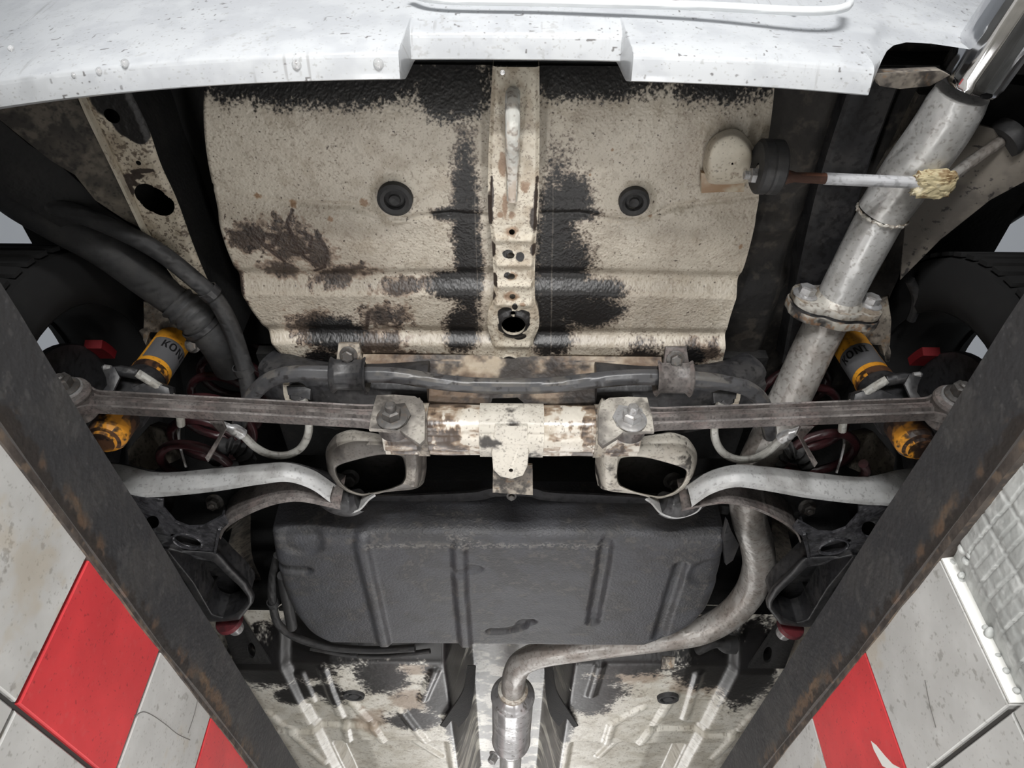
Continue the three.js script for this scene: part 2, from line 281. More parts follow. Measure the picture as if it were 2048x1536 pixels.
// ---------------------------------------------------------------- the place: pit, floor, hall walls
const PW = 0.4, PZ0 = 1.5, PZ1 = -4.7, PD = -1.7;       // half width of the pit, its ends, its floor
function struct(name, geo, m, label) { const o = mesh(name, geo, m, scene, label); o.userData.kind = 'structure'; o.userData.category = 'structure'; return o; }
const bx = (x0, x1, y0, y1, z0, z1) => { const g = new THREE.BoxGeometry(x1 - x0, y1 - y0, z1 - z0); g.translate((x0 + x1) / 2, (y0 + y1) / 2, (z0 + z1) / 2); return g; };
{
  const T = 0.012;                                         // tiles stand this proud of the rendered wall
  const floorParts = [bx(-9, -PW - T, -0.2, 0, -12, 8), bx(PW + T, 9, -0.2, 0, -12, 8), bx(-PW - T, PW + T, -0.2, 0, PZ0 + 0.2, 8), bx(-PW - T, PW + T, -0.2, 0, -12, PZ1 - 0.2)];
  const fl = struct('floor', floorParts, M.concrete, 'grey concrete workshop floor around the inspection pit'); fl.userData.category = 'floor';
  const pf = struct('floor_pit', bx(-PW - 0.3, PW + 0.3, PD - 0.2, PD, PZ1 - 0.2, PZ0 + 0.2), M.concrete, 'concrete bottom of the inspection pit'); pf.userData.category = 'floor';
  for (const [nm, z0, z1] of [['wall_pit_front', PZ1 - 0.2, PZ1], ['wall_pit_rear', PZ0, PZ0 + 0.2]]) { const w = struct(nm, bx(-PW - T, PW + T, PD, -0.005, z0, z1), M.concrete, nm.includes('front') ? 'plain end wall of the pit ahead of the car' : 'plain end wall of the pit behind the car'); w.userData.category = 'wall'; }
  const rows = [[-0.218, -0.072], [-0.425, -0.222], [-0.628, -0.429]];
  const shape = (w, h, b = 0.0015) => { const s = new THREE.Shape([[-w / 2, -h / 2], [w / 2, -h / 2], [w / 2, h / 2], [-w / 2, h / 2]].map((q) => new THREE.Vector2(...q))); return new THREE.ExtrudeGeometry(s, { depth: T - b, bevelEnabled: true, bevelSize: b, bevelThickness: b, bevelOffset: -b, bevelSegments: 1 }); };
  for (const s of [-1, 1]) {
    const wall = group(s < 0 ? 'wall_pit_left' : 'wall_pit_right', scene, s < 0 ? 'pit wall of grey and red tiles on the fuel filler side' : 'pit wall of grey and red tiles with one tile broken away, exhaust side');
    wall.userData.kind = 'structure'; wall.userData.category = 'wall';
    mesh('backing', bx(Math.min(s * (PW + T), s * (PW + 0.25)), Math.max(s * (PW + T), s * (PW + 0.25)), PD, -0.2, PZ1, PZ0), M.concrete, wall);
    mesh('grout', bx(Math.min(s * (PW + 0.004), s * (PW + T + 0.05)), Math.max(s * (PW + 0.004), s * (PW + T + 0.05)), -0.628, -0.2, -3.4, s > 0 ? -0.595 : 1.0), plain(52, 50, 48, 0.9), wall);
    mesh('grout', bx(Math.min(s * (PW + 0.004), s * (PW + T)), Math.max(s * (PW + 0.004), s * (PW + T)), -0.2, -0.05, -3.4, s > 0 ? -0.6 : 1.0), plain(52, 50, 48, 0.9), wall);
    rows.forEach(([y0, y1], r) => {
      const gw = shape(0.1955, y1 - y0 - 0.001);
      for (let k = -5; k < 17; k++) {
        const z1 = s < 0 ? -k * 0.2 : -k * 0.197 + 0.005, zc = z1 - (s < 0 ? 0.1 : 0.0985);
        if (s > 0 && r === 0 && zc > -0.6) continue;                      // broken away here
        const red = r === 0 && (((k % 2) + 2) % 2 === (s < 0 ? 1 : 0)) && (s < 0 ? zc < -0.5 : zc < -0.7);
        const g = gw.clone(); g.rotateY(-s * Math.PI / 2); g.translate(s * (PW + T), (y0 + y1) / 2, zc);
        const t = mesh('tile', g, red ? tileRed[(k + 5) % 2] : tileGrey[(k + 5 + r) % 3], wall);
        if (red) t.userData.label = 'red tile';
        if (s > 0 && r === 0 && k === 3) t.userData.label = 'grey tile with a bare white edge';
      }
    });
    // the angle iron along the pit edge
    const prof = [[0, 0], [0, -0.075], [0.008, -0.078], [0.010, -0.07], [0.010, -0.01], [0.09, -0.01], [0.09, 0.0]];
    const zs = Array.from({ length: 42 }, (_, i) => lerp(1.2, -4.65, i / 41)), uvs = [], rowsP = [];
    for (const z of zs) rowsP.push(prof.map(([a, b], j) => V(s * (PW - 0.004 + a + 0.0012 * Math.sin(z * 23 + j)), b + (j === 1 || j === 2 ? 0.0025 * Math.sin(z * 41) + 0.002 * Math.sin(z * 97) : 0), z)));
    rowsP.push(rowsP[rowsP.length - 1].map((q) => q.clone()));
    const g = grid(rowsP, { uv: (p) => [-p.z / 1.6, clamp((p.y + 0.078) / 0.078, 0.01, 0.99)] });
    const gc = toCreasedNormals(g, 0.5); gc.userData.keepUV = true;
    const bar = struct(s < 0 ? 'trim_1' : 'trim_2', gc, M.beam, s < 0 ? 'dark angle iron with a rusty lower edge over the unbroken tiled pit wall' : 'dark angle iron with a rusty lower edge over the wall with a broken tile'); bar.userData.category = 'trim';
    const lip = []; for (let i = 0; i <= 120; i++) { const z = lerp(1.2, -3.4, i / 120); lip.push(V(s * (PW + 0.005), -0.0765 - 0.003 * noise(z * 30, 1, 40), z)); }
    mesh('grime_bead', sweep(lip, (t) => { const q = 0.005 + 0.004 * noise(t * 90, 3, 41); return [[-q, -q], [q, -q * 0.7], [q, q], [-q, q]]; }), M.edgeRust, bar);
  }
  // mortar that the missing tile leaves bare: the print of the tile's ribbed back
  const nx = 300, ny = 110, rowsM = [];
  const wr = scene.getObjectByName('wall_pit_right');
  for (let j = 0; j <= ny; j++) { const row = []; for (let i = 0; i <= nx; i++) {
    const z = lerp(-0.597, 1.0 * 0.05 + 0.1, i / nx), y = lerp(-0.25, -0.07, j / ny), gz = Math.abs(((z * 1000 / 16) % 1 + 1) % 1 - 0.5), gy = Math.abs(((y * 1000 / 14) % 1 + 1) % 1 - 0.5);
    const edge = sm(0, 0.03, z + 0.595 - 0.02 * noise(y * 60, 2, 61)), groove = Math.min(sm(0.49, 0.43, gz), sm(0.49, 0.42, gy));
    const x = PW + 0.0118 - edge * (0.003 + 0.0018 * groove + 0.003 * noise(z * 50, y * 50, 60));
    row.push(V(x, y, z)); } rowsM.push(row); }
  mesh('mortar_bed', grid(rowsM), M.mortar, wr, 'bare mortar with the grid print of a lost tile');
  mesh('bare_edge', bx(PW + 0.0004, PW + T + 0.003, -0.2165, -0.0735, -0.5855, -0.5835), M.tileEdge, wr, 'bare white edge of the last tile');
  for (let i = 0; i < 22; i++) {
    const z = -0.592 + rnd() * 0.05, y = -0.075 - rnd() * 0.15, r = 0.002 + rnd() * 0.003, g = new THREE.IcosahedronGeometry(r, 1);
    g.scale(1, 0.7 + rnd() * 0.5, 0.8 + rnd() * 0.6); g.rotateX(rnd() * 6); g.translate(PW + T - 0.003, i < 9 ? -0.08 - rnd() * 0.03 : y, i < 9 ? z + 0.02 : -0.592 + rnd() * 0.012);
    mesh('mortar_lump', g, M.mortar, wr);
  }
  // marks on single tiles: a chip and its cracks in the red one, hairlines in two grey ones
  const onWall = (px, py, sx) => atX(px, py, sx * (PW - 0.0002));
  const crack = (parent, pts, sx, r, m) => mesh('crack', tube(pts.map(([a, b]) => onWall(a, b, sx)), r, { n: 30, seg: 5 }), m, parent);
  const darkLine = plain(96, 94, 91, 0.9), wl = scene.getObjectByName('wall_pit_left');
  crack(wl, [[268, 1432], [285, 1424], [300, 1428], [330, 1448], [355, 1468], [380, 1480]], -1, 0.0005, darkLine);
  crack(wl, [[395, 1400], [388, 1430], [376, 1466]], -1, 0.0006, darkLine);
  crack(wr, [[1850, 1360], [1860, 1410], [1872, 1455]], 1, 0.00045, darkLine);
  mesh('chip', plate([[1742, 1482], [1752, 1490], [1770, 1512], [1785, 1528], [1802, 1537], [1790, 1545], [1765, 1532], [1748, 1500]].map(([a, b]) => onWall(a, b, 1)), { p: V(PW - 0.0004, 0, 0), n: V(-1, 0, 0) }, 0.0006, { pts: true, bevel: 0 }), M.tileEdge, wr, 'white chip in the red tile');
  // white sheet walls either side of the bay, seen past the wheels
  for (const s of [-1, 1]) {
    const w = group(s < 0 ? 'wall_left' : 'wall_right', scene, s < 0 ? 'white ribbed sheet wall beyond the fuel filler side wheel' : 'white ribbed sheet wall beyond the exhaust side wheel'); w.userData.kind = 'structure'; w.userData.category = 'wall';
    for (let k = 0; k < 18; k++) { const z0 = -9 + k * 0.8; const g = sweep([V(s * 4, 0, z0), V(s * 4, 5, z0)], [[-0.02, -0.395], [0, -0.395], [0.02, -0.36], [0.02, 0.3], [0, 0.34], [0, 0.395], [-0.02, 0.395]].map(([a, b]) => [b, -s * a]), { up: V(1, 0, 0) }); mesh('sheet', g, M.wallPanel, w); }
  }
  // added unseen fill lamps, shaped as battens: low on the pit side walls below the frame, and two on the end wall behind the camera
  const lamps = [-1, 1].flatMap((s) => [-0.95, -2.65].map((z) => [s * (PW + T), -0.86, z, -s * Math.PI / 2, 1.18, 0.6, 'fluorescent batten lamp on the ' + (s < 0 ? 'unbroken' : 'broken') + ' tiled pit wall below the ' + (z > -2 ? 'fuel tank' : 'front floor')]));
  lamps.push([0, -0.3, PZ1, 0, 0.7, 0.05, 'added upper fill lamp on the pit end wall ahead of the car'], [0, -0.62, PZ1, 0, 0.7, 0.05, 'added lower fill lamp on the pit end wall ahead of the car']);
  lamps.push([0, -0.32, PZ0, Math.PI, 0.7, 0.1, 'added upper fill lamp on the pit end wall behind the car'], [0, -0.6, PZ0, Math.PI, 0.7, 0.1, 'added lower fill lamp on the pit end wall behind the car']);
  lamps.forEach(([x, y, z, turn, w, tilt, label], i) => {
    const g = group(i ? 'added_lamp_00' + i : 'added_lamp', scene), side = Math.abs(x) > 0.1;
    g.userData = { label, category: 'lamp', group: side ? 'added fill lamps on the pit side walls' : 'added fill lamps on the pit end wall' };
    g.position.set(x, y, z); g.rotation.y = turn;                                    // local +z looks into the pit
    mesh('housing', bx(-w / 2 - 0.03, w / 2 + 0.03, -0.05, 0.05, 0, 0.035), plain(210, 212, 214, 0.5), g);
    const tubeG = new THREE.CylinderGeometry(0.014, 0.014, w, 16); tubeG.rotateZ(Math.PI / 2); tubeG.translate(0, 0, 0.05);
    mesh('fill_tube', tubeG, new THREE.MeshStandardMaterial({ color: 0xffffff, emissive: new THREE.Color(1, 0.99, 0.98), emissiveIntensity: 3 }), g);
    const L = new THREE.RectAreaLight(new THREE.Color(1, 0.99, 0.98), side ? FILL_SIDE : z < 0 ? FILL_FRONT : FILL_END, w, 0.06); L.position.set(0, 0, 0.068); L.castShadow = true;
    L.rotation.set(0, Math.PI, 0); L.rotateX(tilt); L.name = 'fill_light'; g.add(L);
  });
}
// ---------------------------------------------------------------- the car
const car = group('car', scene, 'white hatchback with a stained underbody standing over the inspection pit');
car.userData.category = 'car';
// soft-edged stains on a surface, placed by their photo position on a plane of height y: [px, py, rx, ry, turn]
function spots(list, y) {
  const S = list.map(([px, py, rx, ry, rot = 0]) => { const c = at(px, py, y), ex = at(px + rx, py, y), ey = at(px, py + ry, y); return [c.x, c.z, Math.abs(ex.x - c.x), Math.abs(ey.z - c.z), Math.cos(rot), Math.sin(rot)]; });
  return (x, z) => { let m = 100; for (const [cx, cz, rx, rz, c, s] of S) { const a = x - cx, b = z - cz, p = (a * c + b * s) / rx, q = (b * c - a * s) / rz, d = p * p + q * q; if (d < m) m = d; } return 1 - Math.sqrt(m); };
}
// a drawn line (crease, crack, weld) as the distance in metres to it
function lines(list, y) {
  const L = list.map((l) => l.map(([px, py]) => at(px, py, y)));
  return (x, z) => { let m = 9; for (const l of L) for (let i = 1; i < l.length; i++) { const a = l[i - 1], b = l[i], dx = b.x - a.x, dz = b.z - a.z, t = clamp(((x - a.x) * dx + (z - a.z) * dz) / (dx * dx + dz * dz)), e = x - a.x - t * dx, f = z - a.z - t * dz, d = e * e + f * f; if (d < m) m = d; } return Math.sqrt(m); };
}
function planMat(x0, x1, z0, z1, w, h, fn, o = {}) {
  const map = dataTex(w, h, (u, v) => fn(lerp(x0, x1, u), lerp(z0, z1, v)), true, false);
  const par = { map, roughness: o.rough ?? 0.5, side: THREE.DoubleSide };
  if (o.bump) { par.bumpMap = dataTex(w, h, (u, v) => { const b = clamp(o.bump(lerp(x0, x1, u), lerp(z0, z1, v))) * 255; return [b, b, b]; }, false, false); par.bumpScale = o.bumpScale ?? 0.001; }
  return new THREE.MeshPhysicalMaterial({ ...par, clearcoat: o.coat ?? 0, clearcoatRoughness: 0.3 });
}
const planUV = (x0, x1, z0, z1) => (p) => [(p.x - x0) / (x1 - x0), (p.z - z0) / (z1 - z0)];

// ---- spare wheel well: a pressed tub with terraces
const YP = 0.40;
{
  const L = [[150, 398], [240, 405], [330, 417], [400, 432], [470, 447], [540, 474], [590, 500], [650, 543], [715, 600], [760, 652]];
  const R = [[150, 1565], [240, 1545], [330, 1528], [420, 1514], [520, 1490], [560, 1475], [620, 1455], [720, 1430], [760, 1408]];
  const edgeL = [], edgeR = [], x0 = -0.44, x1 = 0.44, z0 = -0.84, z1 = -0.16;
  const lp = curve(L.map(([py, px]) => at(px, py, YP)), 60), rp = curve(R.map(([py, px]) => at(px, py, YP)), 60);
  lp.forEach((p) => edgeL.push([-p.z, p.x])); rp.forEach((p) => edgeR.push([-p.z, p.x]));
  const zAt = (py) => -at(1024, py, YP).z;
  const crease = lines([[[425, 372], [480, 392], [560, 405], [700, 411], [760, 430], [820, 432], [900, 424], [985, 430]], [[1070, 425], [1160, 424], [1230, 438], [1290, 436], [1340, 415], [1430, 404], [1520, 392]]], YP);
  const ring = spots([[790, 398, 50, 50], [1268, 403, 44, 44]], YP);
  const height = (x, z) => {
    const d = -z;
    let y = YP + 0.10 * Math.pow(sm(zAt(330), zAt(330) - 0.24, d), 1.6);           // rises to the tail panel
    const wob = 0.006 * Math.sin(x * 9 + 1);
    y -= 0.004 * sm(zAt(405), zAt(430), d + wob + 0.012 * Math.cos(x * 7));
    y += 0.005 * sm(zAt(532), zAt(548), d + wob * 0.5); y -= 0.019 * sm(zAt(550), zAt(578), d + wob * 0.5);
    y += 0.004 * sm(zAt(636), zAt(650), d); y -= 0.016 * sm(zAt(652), zAt(668), d);
    const ch = sm(zAt(684), zAt(690), d) * sm(zAt(712), zAt(706), d); y += 0.012 * ch * sm(0.05, 0.08, Math.abs(x)) * sm(0.26, 0.24, Math.abs(x));
    y -= 0.010 * sm(zAt(708), zAt(716), d);
    y += 0.003 * sm(0.005, 0.001, crease(x, z));
    const r = ring(x, z); y -= 0.0035 * sm(0, 0.22, r);
    y += 0.0012 * (noise(x * 22, z * 22, 70, 3) - 0.5);
    return y;
  };
  const rowsG = [], nz = 190, nx = 170, zr = zAt(150), zf = zAt(760);
  for (let i = 0; i <= nz; i++) {
    const d = lerp(zr, zf, i / nz), xl = table(edgeL, d), xr = table(edgeR, d), row = [], F2 = 0.022;
    for (let k = 0; k < 7; k++) { const a = k / 7 * Math.PI / 2; row.push(V(xl + F2 * (1 - Math.sin(a)) * 0.9, height(xl, -d) + F2 * (1 - 0) * (Math.cos(a)) + (k === 0 ? 0.12 : 0), -d)); }
    row[0].x = xl + 0.012;
    for (let k = 0; k <= nx; k++) { const x = lerp(xl + 0.0, xr, k / nx), e = Math.min(k, nx - k) / nx; row.push(V(x, height(x, -d), -d)); }
    for (let k = 0; k < 7; k++) { const a = k / 7 * Math.PI / 2; row.push(V(xr - F2 * (1 - Math.cos(a)) * 0.9, height(xr, -d) + F2 * Math.sin(a) + (k === 6 ? 0.12 : 0), -d)); }
    // roll the left edge the right way round: from the wall down to the bottom
    for (let k = 0; k < 7; k++) { const a = (1 - k / 7) * Math.PI / 2; row[k] = V(xl + F2 * (1 - Math.cos(a)) * 0.9, height(xl, -d) + F2 * Math.sin(a) + (k === 0 ? 0.12 : 0), -d); }
    rowsG.push(row);
  }
  const black = spots([[935, 480, 30, 190], [925, 640, 34, 44], [930, 390, 26, 60], [900, 425, 40, 14], [905, 565, 50, 22], [1110, 460, 40, 130], [1120, 560, 62, 110], [1140, 400, 46, 60], [1150, 425, 50, 18], [1180, 570, 68, 14], [1180, 610, 60, 30], [1105, 655, 40, 40],
    [820, 712, 84, 18], [930, 705, 50, 16], [1275, 700, 52, 34], [1290, 735, 40, 22], [680, 650, 60, 30], [650, 700, 40, 24], [1365, 690, 40, 22]], YP);
  const over = spots([[620, 165, 330, 58], [900, 185, 90, 64], [1180, 150, 230, 60], [1460, 150, 140, 70]], YP);  // grainy black band along the rear edge of the well
  const brown = spots([[580, 485, 70, 56], [500, 470, 56, 32], [640, 505, 40, 40], [560, 535, 60, 22], [690, 545, 90, 22, 0.2], [800, 565, 70, 14, 0.1], [630, 640, 60, 36], [770, 620, 60, 32], [720, 665, 110, 24], [800, 690, 90, 20], [1400, 680, 40, 22], [470, 560, 30, 40]], YP);
  const rust = spots([[515, 393, 10, 8], [728, 405, 12, 9], [662, 435, 7, 6], [585, 408, 9, 10], [1480, 490, 5, 5], [1300, 430, 5, 5], [1180, 350, 4, 4], [1225, 300, 4, 4]], YP);
  const cracks = lines([[[585, 420], [575, 445], [590, 480], [610, 510], [640, 530]], [[500, 455], [520, 480], [545, 500], [570, 520]], [[640, 470], [655, 500], [650, 530], [630, 540]], [[600, 635], [640, 655], [700, 650], [740, 680]], [[740, 610], [735, 650], [750, 690]], [[530, 465], [560, 470], [545, 490], [525, 485], [530, 465]], [[600, 460], [625, 470], [620, 500], [590, 505], [575, 490]]], YP);
  const seam = lines([[[952, 240], [950, 420], [960, 700]], [[1106, 240], [1106, 420], [1100, 700]]], YP);
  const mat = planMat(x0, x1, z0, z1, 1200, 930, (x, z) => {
    const a = noise(x * 40, z * 40, 11, 5), b = noise(x * 130, z * 130, 12, 4), g = noise(x * 420, z * 420, 13, 3), big = noise(x * 9, z * 9, 14, 4);
    let c = mix3([190, 182, 168], [170, 161, 147], sm(0.35, 0.65, big)); c = mix3(c, [150, 138, 120], 0.35 * sm(0.55, 0.75, a));
    c = mix3(c, [120, 108, 94], 0.55 * sm(0.66, 0.74, g) + 0.2 * sm(0.6, 0.7, b));
    const br = brown(x, z) * 0.9 + (a - 0.5) * 0.9 + (b - 0.5) * 0.9;
    const vein = Math.abs(noise(x * 60 + 3 * a, z * 60 + 3 * b, 15, 3) - 0.5);
    c = mix3(c, [128, 108, 92], 0.6 * sm(-0.02, 0.2, br)); c = mix3(c, [56, 47, 41], 0.85 * sm(0.14, 0.5, br)); c = mix3(c, [32, 26, 24], 0.9 * sm(0.045, 0.01, vein) * sm(0.0, 0.2, br));
    const ck = cracks(x, z) + 0.006 * (a - 0.5) + 0.004 * (b - 0.5); c = mix3(c, [50, 38, 32], 0.9 * sm(0.0032, 0.0012, ck));
    const ru = rust(x, z) + (g - 0.5) * 0.8; c = mix3(c, [122, 90, 62], 0.75 * sm(0, 0.5, ru));
    const bk = black(x, z) + (big - 0.5) * 0.5 + (a - 0.5) * 0.45 + (b - 0.5) * 0.55 + (g - 0.5) * 0.8; c = mix3(c, [86, 74, 64], 0.6 * sm(-0.3, 0.04, bk)); c = mix3(c, [18, 17, 17], 0.97 * sm(-0.06, 0.3, bk));
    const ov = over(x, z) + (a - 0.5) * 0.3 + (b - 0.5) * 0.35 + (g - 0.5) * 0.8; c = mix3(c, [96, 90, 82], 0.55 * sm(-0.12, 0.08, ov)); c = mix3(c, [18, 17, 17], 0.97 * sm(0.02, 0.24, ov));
    const se = seam(x, z); c = mix3(c, [170, 160, 146], 0.35 * sm(0.0012, 0.0005, se + (b - 0.5) * 0.002));
    const dot = noise(x * 260, z * 260, 19, 2); c = mix3(c, [54, 44, 38], 0.8 * sm(0.86, 0.9, dot));
    return c;
  }, { rough: 0.46, coat: 0.12, bump: (x, z) => 0.5 * noise(x * 150, z * 150, 16, 3) + 0.5 * noise(x * 420, z * 420, 17, 2), bumpScale: 0.0016 });
  const oc = at(1027, 650, 0.368), wellCut = drill(rowsG, [[oc.x, oc.z, 0.03]]);            // the rail's large hole goes through the well too
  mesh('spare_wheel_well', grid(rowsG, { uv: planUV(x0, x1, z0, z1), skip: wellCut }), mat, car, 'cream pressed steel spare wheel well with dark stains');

  // rubber plugs in the well
  for (const [px, py, r] of [[790, 398, 36], [1268, 403, 31]]) {
    const p = at(px, py, YP - 0.008), q = at(px + r, py, YP - 0.008), R0 = q.x - p.x;
    mesh('drain_plug', lathe([[0, 0.001], [R0 * 0.3, 0.004], [R0 * 0.34, 0.001], [R0 * 0.55, -0.002], [R0 * 0.6, 0.004], [R0 * 0.8, 0.006], [R0 * 0.98, 0.004], [R0, -0.006]], p, V(0, -1, 0)), M.rubber, car, 'round dark rubber plug');
  }
}
// ---- centre rail with the towing hook
{
  const y = 0.368, rail = group('towing_rail', car, 'cream channel section down the middle of the wheel well');
  const Lr = [[984, 150], [976, 330], [977, 440], [982, 470], [985, 605], [976, 625], [975, 655], [984, 690], [984, 770]], Rr = [[1066, 770], [1066, 690], [1078, 655], [1077, 625], [1071, 605], [1073, 470], [1076, 440], [1079, 330], [1080, 150]];
  const holes = [[1024, 463, 6], [1022, 510, 7], [1023, 552, 7], [1025, 592, 6], [1026, 625, 5], [1027, 650, 24], [1018, 725, 15]];
  const x0 = -0.05, x1 = 0.055, z0 = -0.82, z1 = -0.2;
  const blot = spots([[1027, 645, 34, 24], [1012, 630, 16, 16], [1045, 630, 14, 10], [1010, 655, 14, 8], [1040, 672, 14, 8], [1024, 668, 18, 8], [1030, 612, 6, 8], [1040, 513, 9, 9], [1016, 508, 12, 9], [1016, 551, 9, 7], [1018, 725, 20, 14]], y);
  const rust = spots([[1028, 300, 8, 40], [1005, 330, 10, 36], [1050, 375, 12, 16], [1024, 430, 8, 9], [1000, 430, 8, 7], [1024, 592, 18, 12], [1024, 463, 16, 12], [1045, 607, 8, 6], [1010, 410, 6, 30], [1022, 552, 18, 12]], y);
  const tar = spots([[980, 420, 8, 46], [984, 380, 5, 40], [986, 500, 6, 18], [1068, 440, 9, 30], [1072, 400, 6, 40], [990, 560, 6, 16], [1066, 500, 6, 14], [984, 590, 6, 12], [1070, 690, 5, 14]], y);
  const mat = planMat(x0, x1, z0, z1, 200, 1100, (x, z) => {
    const a = noise(x * 60, z * 60, 21, 4), b = noise(x * 200, z * 200, 22, 3), g = noise(x * 500, z * 500, 23, 2);
    let c = mix3([206, 198, 182], [178, 166, 148], sm(0.4, 0.7, a)); c = mix3(c, [110, 96, 84], 0.5 * sm(0.66, 0.72, g));
    c = mix3(c, [122, 92, 68], 0.7 * sm(0, 0.5, rust(x, z) + (a - 0.5) * 0.7 + (b - 0.5) * 0.6));
    c = mix3(c, [44, 36, 32], 0.9 * sm(0, 0.3, tar(x, z) + (a - 0.5) * 0.8 + (b - 0.5) * 0.6));
    c = mix3(c, [22, 21, 22], 0.97 * sm(0, 0.1, blot(x, z) + (a - 0.5) * 0.5));
    return c;
  }, { rough: 0.38, coat: 0.35, bump: (x, z) => noise(x * 160, z * 160, 24, 3), bumpScale: 0.0012 });
  // pressed strip: a grid with ribs across and flanks that turn up to the well
  const rows = [], lp = curve(Lr.map((q) => at(q[0], q[1], y)), 120), rp = curve(Rr.slice().reverse().map((q) => at(q[0], q[1], y)), 120);
  const zAt = (py) => -at(1024, py, y).z, ribs = [478, 528, 570, 607, 690].map(zAt), hc = holes.map(([a, b, r]) => { const c = at(a, b, y), e = at(a + r, b, y); return [c.x, c.z, e.x - c.x]; });
  const N = 480, tl = lp.map((p) => [-p.z, p.x]), tr = rp.map((p) => [-p.z, p.x]);
  for (let i = 0; i <= N; i++) {
    const d = lerp(zAt(152), zAt(768), i / N), xl = table(tl, d), xr = table(tr, d), row = [];
    const yr = y + 0.10 * Math.pow(sm(zAt(330), zAt(330) - 0.24, d), 1.6);
    row.push(V(xl + 0.001, yr + 0.06, -d), V(xl, yr + 0.004, -d));
    for (let k = 0; k <= 72; k++) {
      const x = lerp(xl, xr, k / 72), e = Math.min(k, 72 - k) / 72; let yy = yr + 0.003 * sm(0.1, 0, e);
      for (const r of ribs) yy -= 0.0035 * Math.exp(-(((d - r) / 0.006) ** 2)) * sm(0.02, 0.12, e);
      for (const [hx, hz, hr] of hc) { const q = Math.hypot(x - hx, -d - hz); yy -= 0.0025 * sm(hr * 1.6, hr * 1.1, q) * (hr < 0.006 ? 0.4 : 1); }
      row.push(V(x, yy, -d));
    }
    row.push(V(xr, yr + 0.004, -d), V(xr - 0.001, yr + 0.06, -d)); rows.push(row);
  }
  const cut = drill(rows, hc); mesh('channel', grid(rows, { uv: planUV(x0, x1, z0, z1), skip: cut }), mat, rail);
  hc.forEach(([hx, hz, hr]) => { if (hr > 0.006) mesh('hole_collar', lathe([[hr, -0.002], [hr, 0.003]], V(hx, y, hz), V(0, 1, 0), 24), M.cream, rail); });
  const P = [at(1026, 172, 0.41), at(1026, 186, 0.385), at(1025, 205, 0.362), at(1025, 235, 0.351), at(1025, 275, 0.352), at(1025, 320, 0.362), at(1024, 400, 0.3655)];
  mesh('towing_hook', tube(P, (t) => 0.0088 - 0.002 * sm(0.75, 1, t), { n: 50, seg: 16 }), grime([214, 214, 208], [[[160, 130, 106], 10, 0.6, 0.14, 0.5], [[90, 74, 64], 90, 0.7, 0.05, 0.6]], { rough: 0.4, bump: 0.0006 }), rail, 'white painted towing loop with rust at its foot');
}
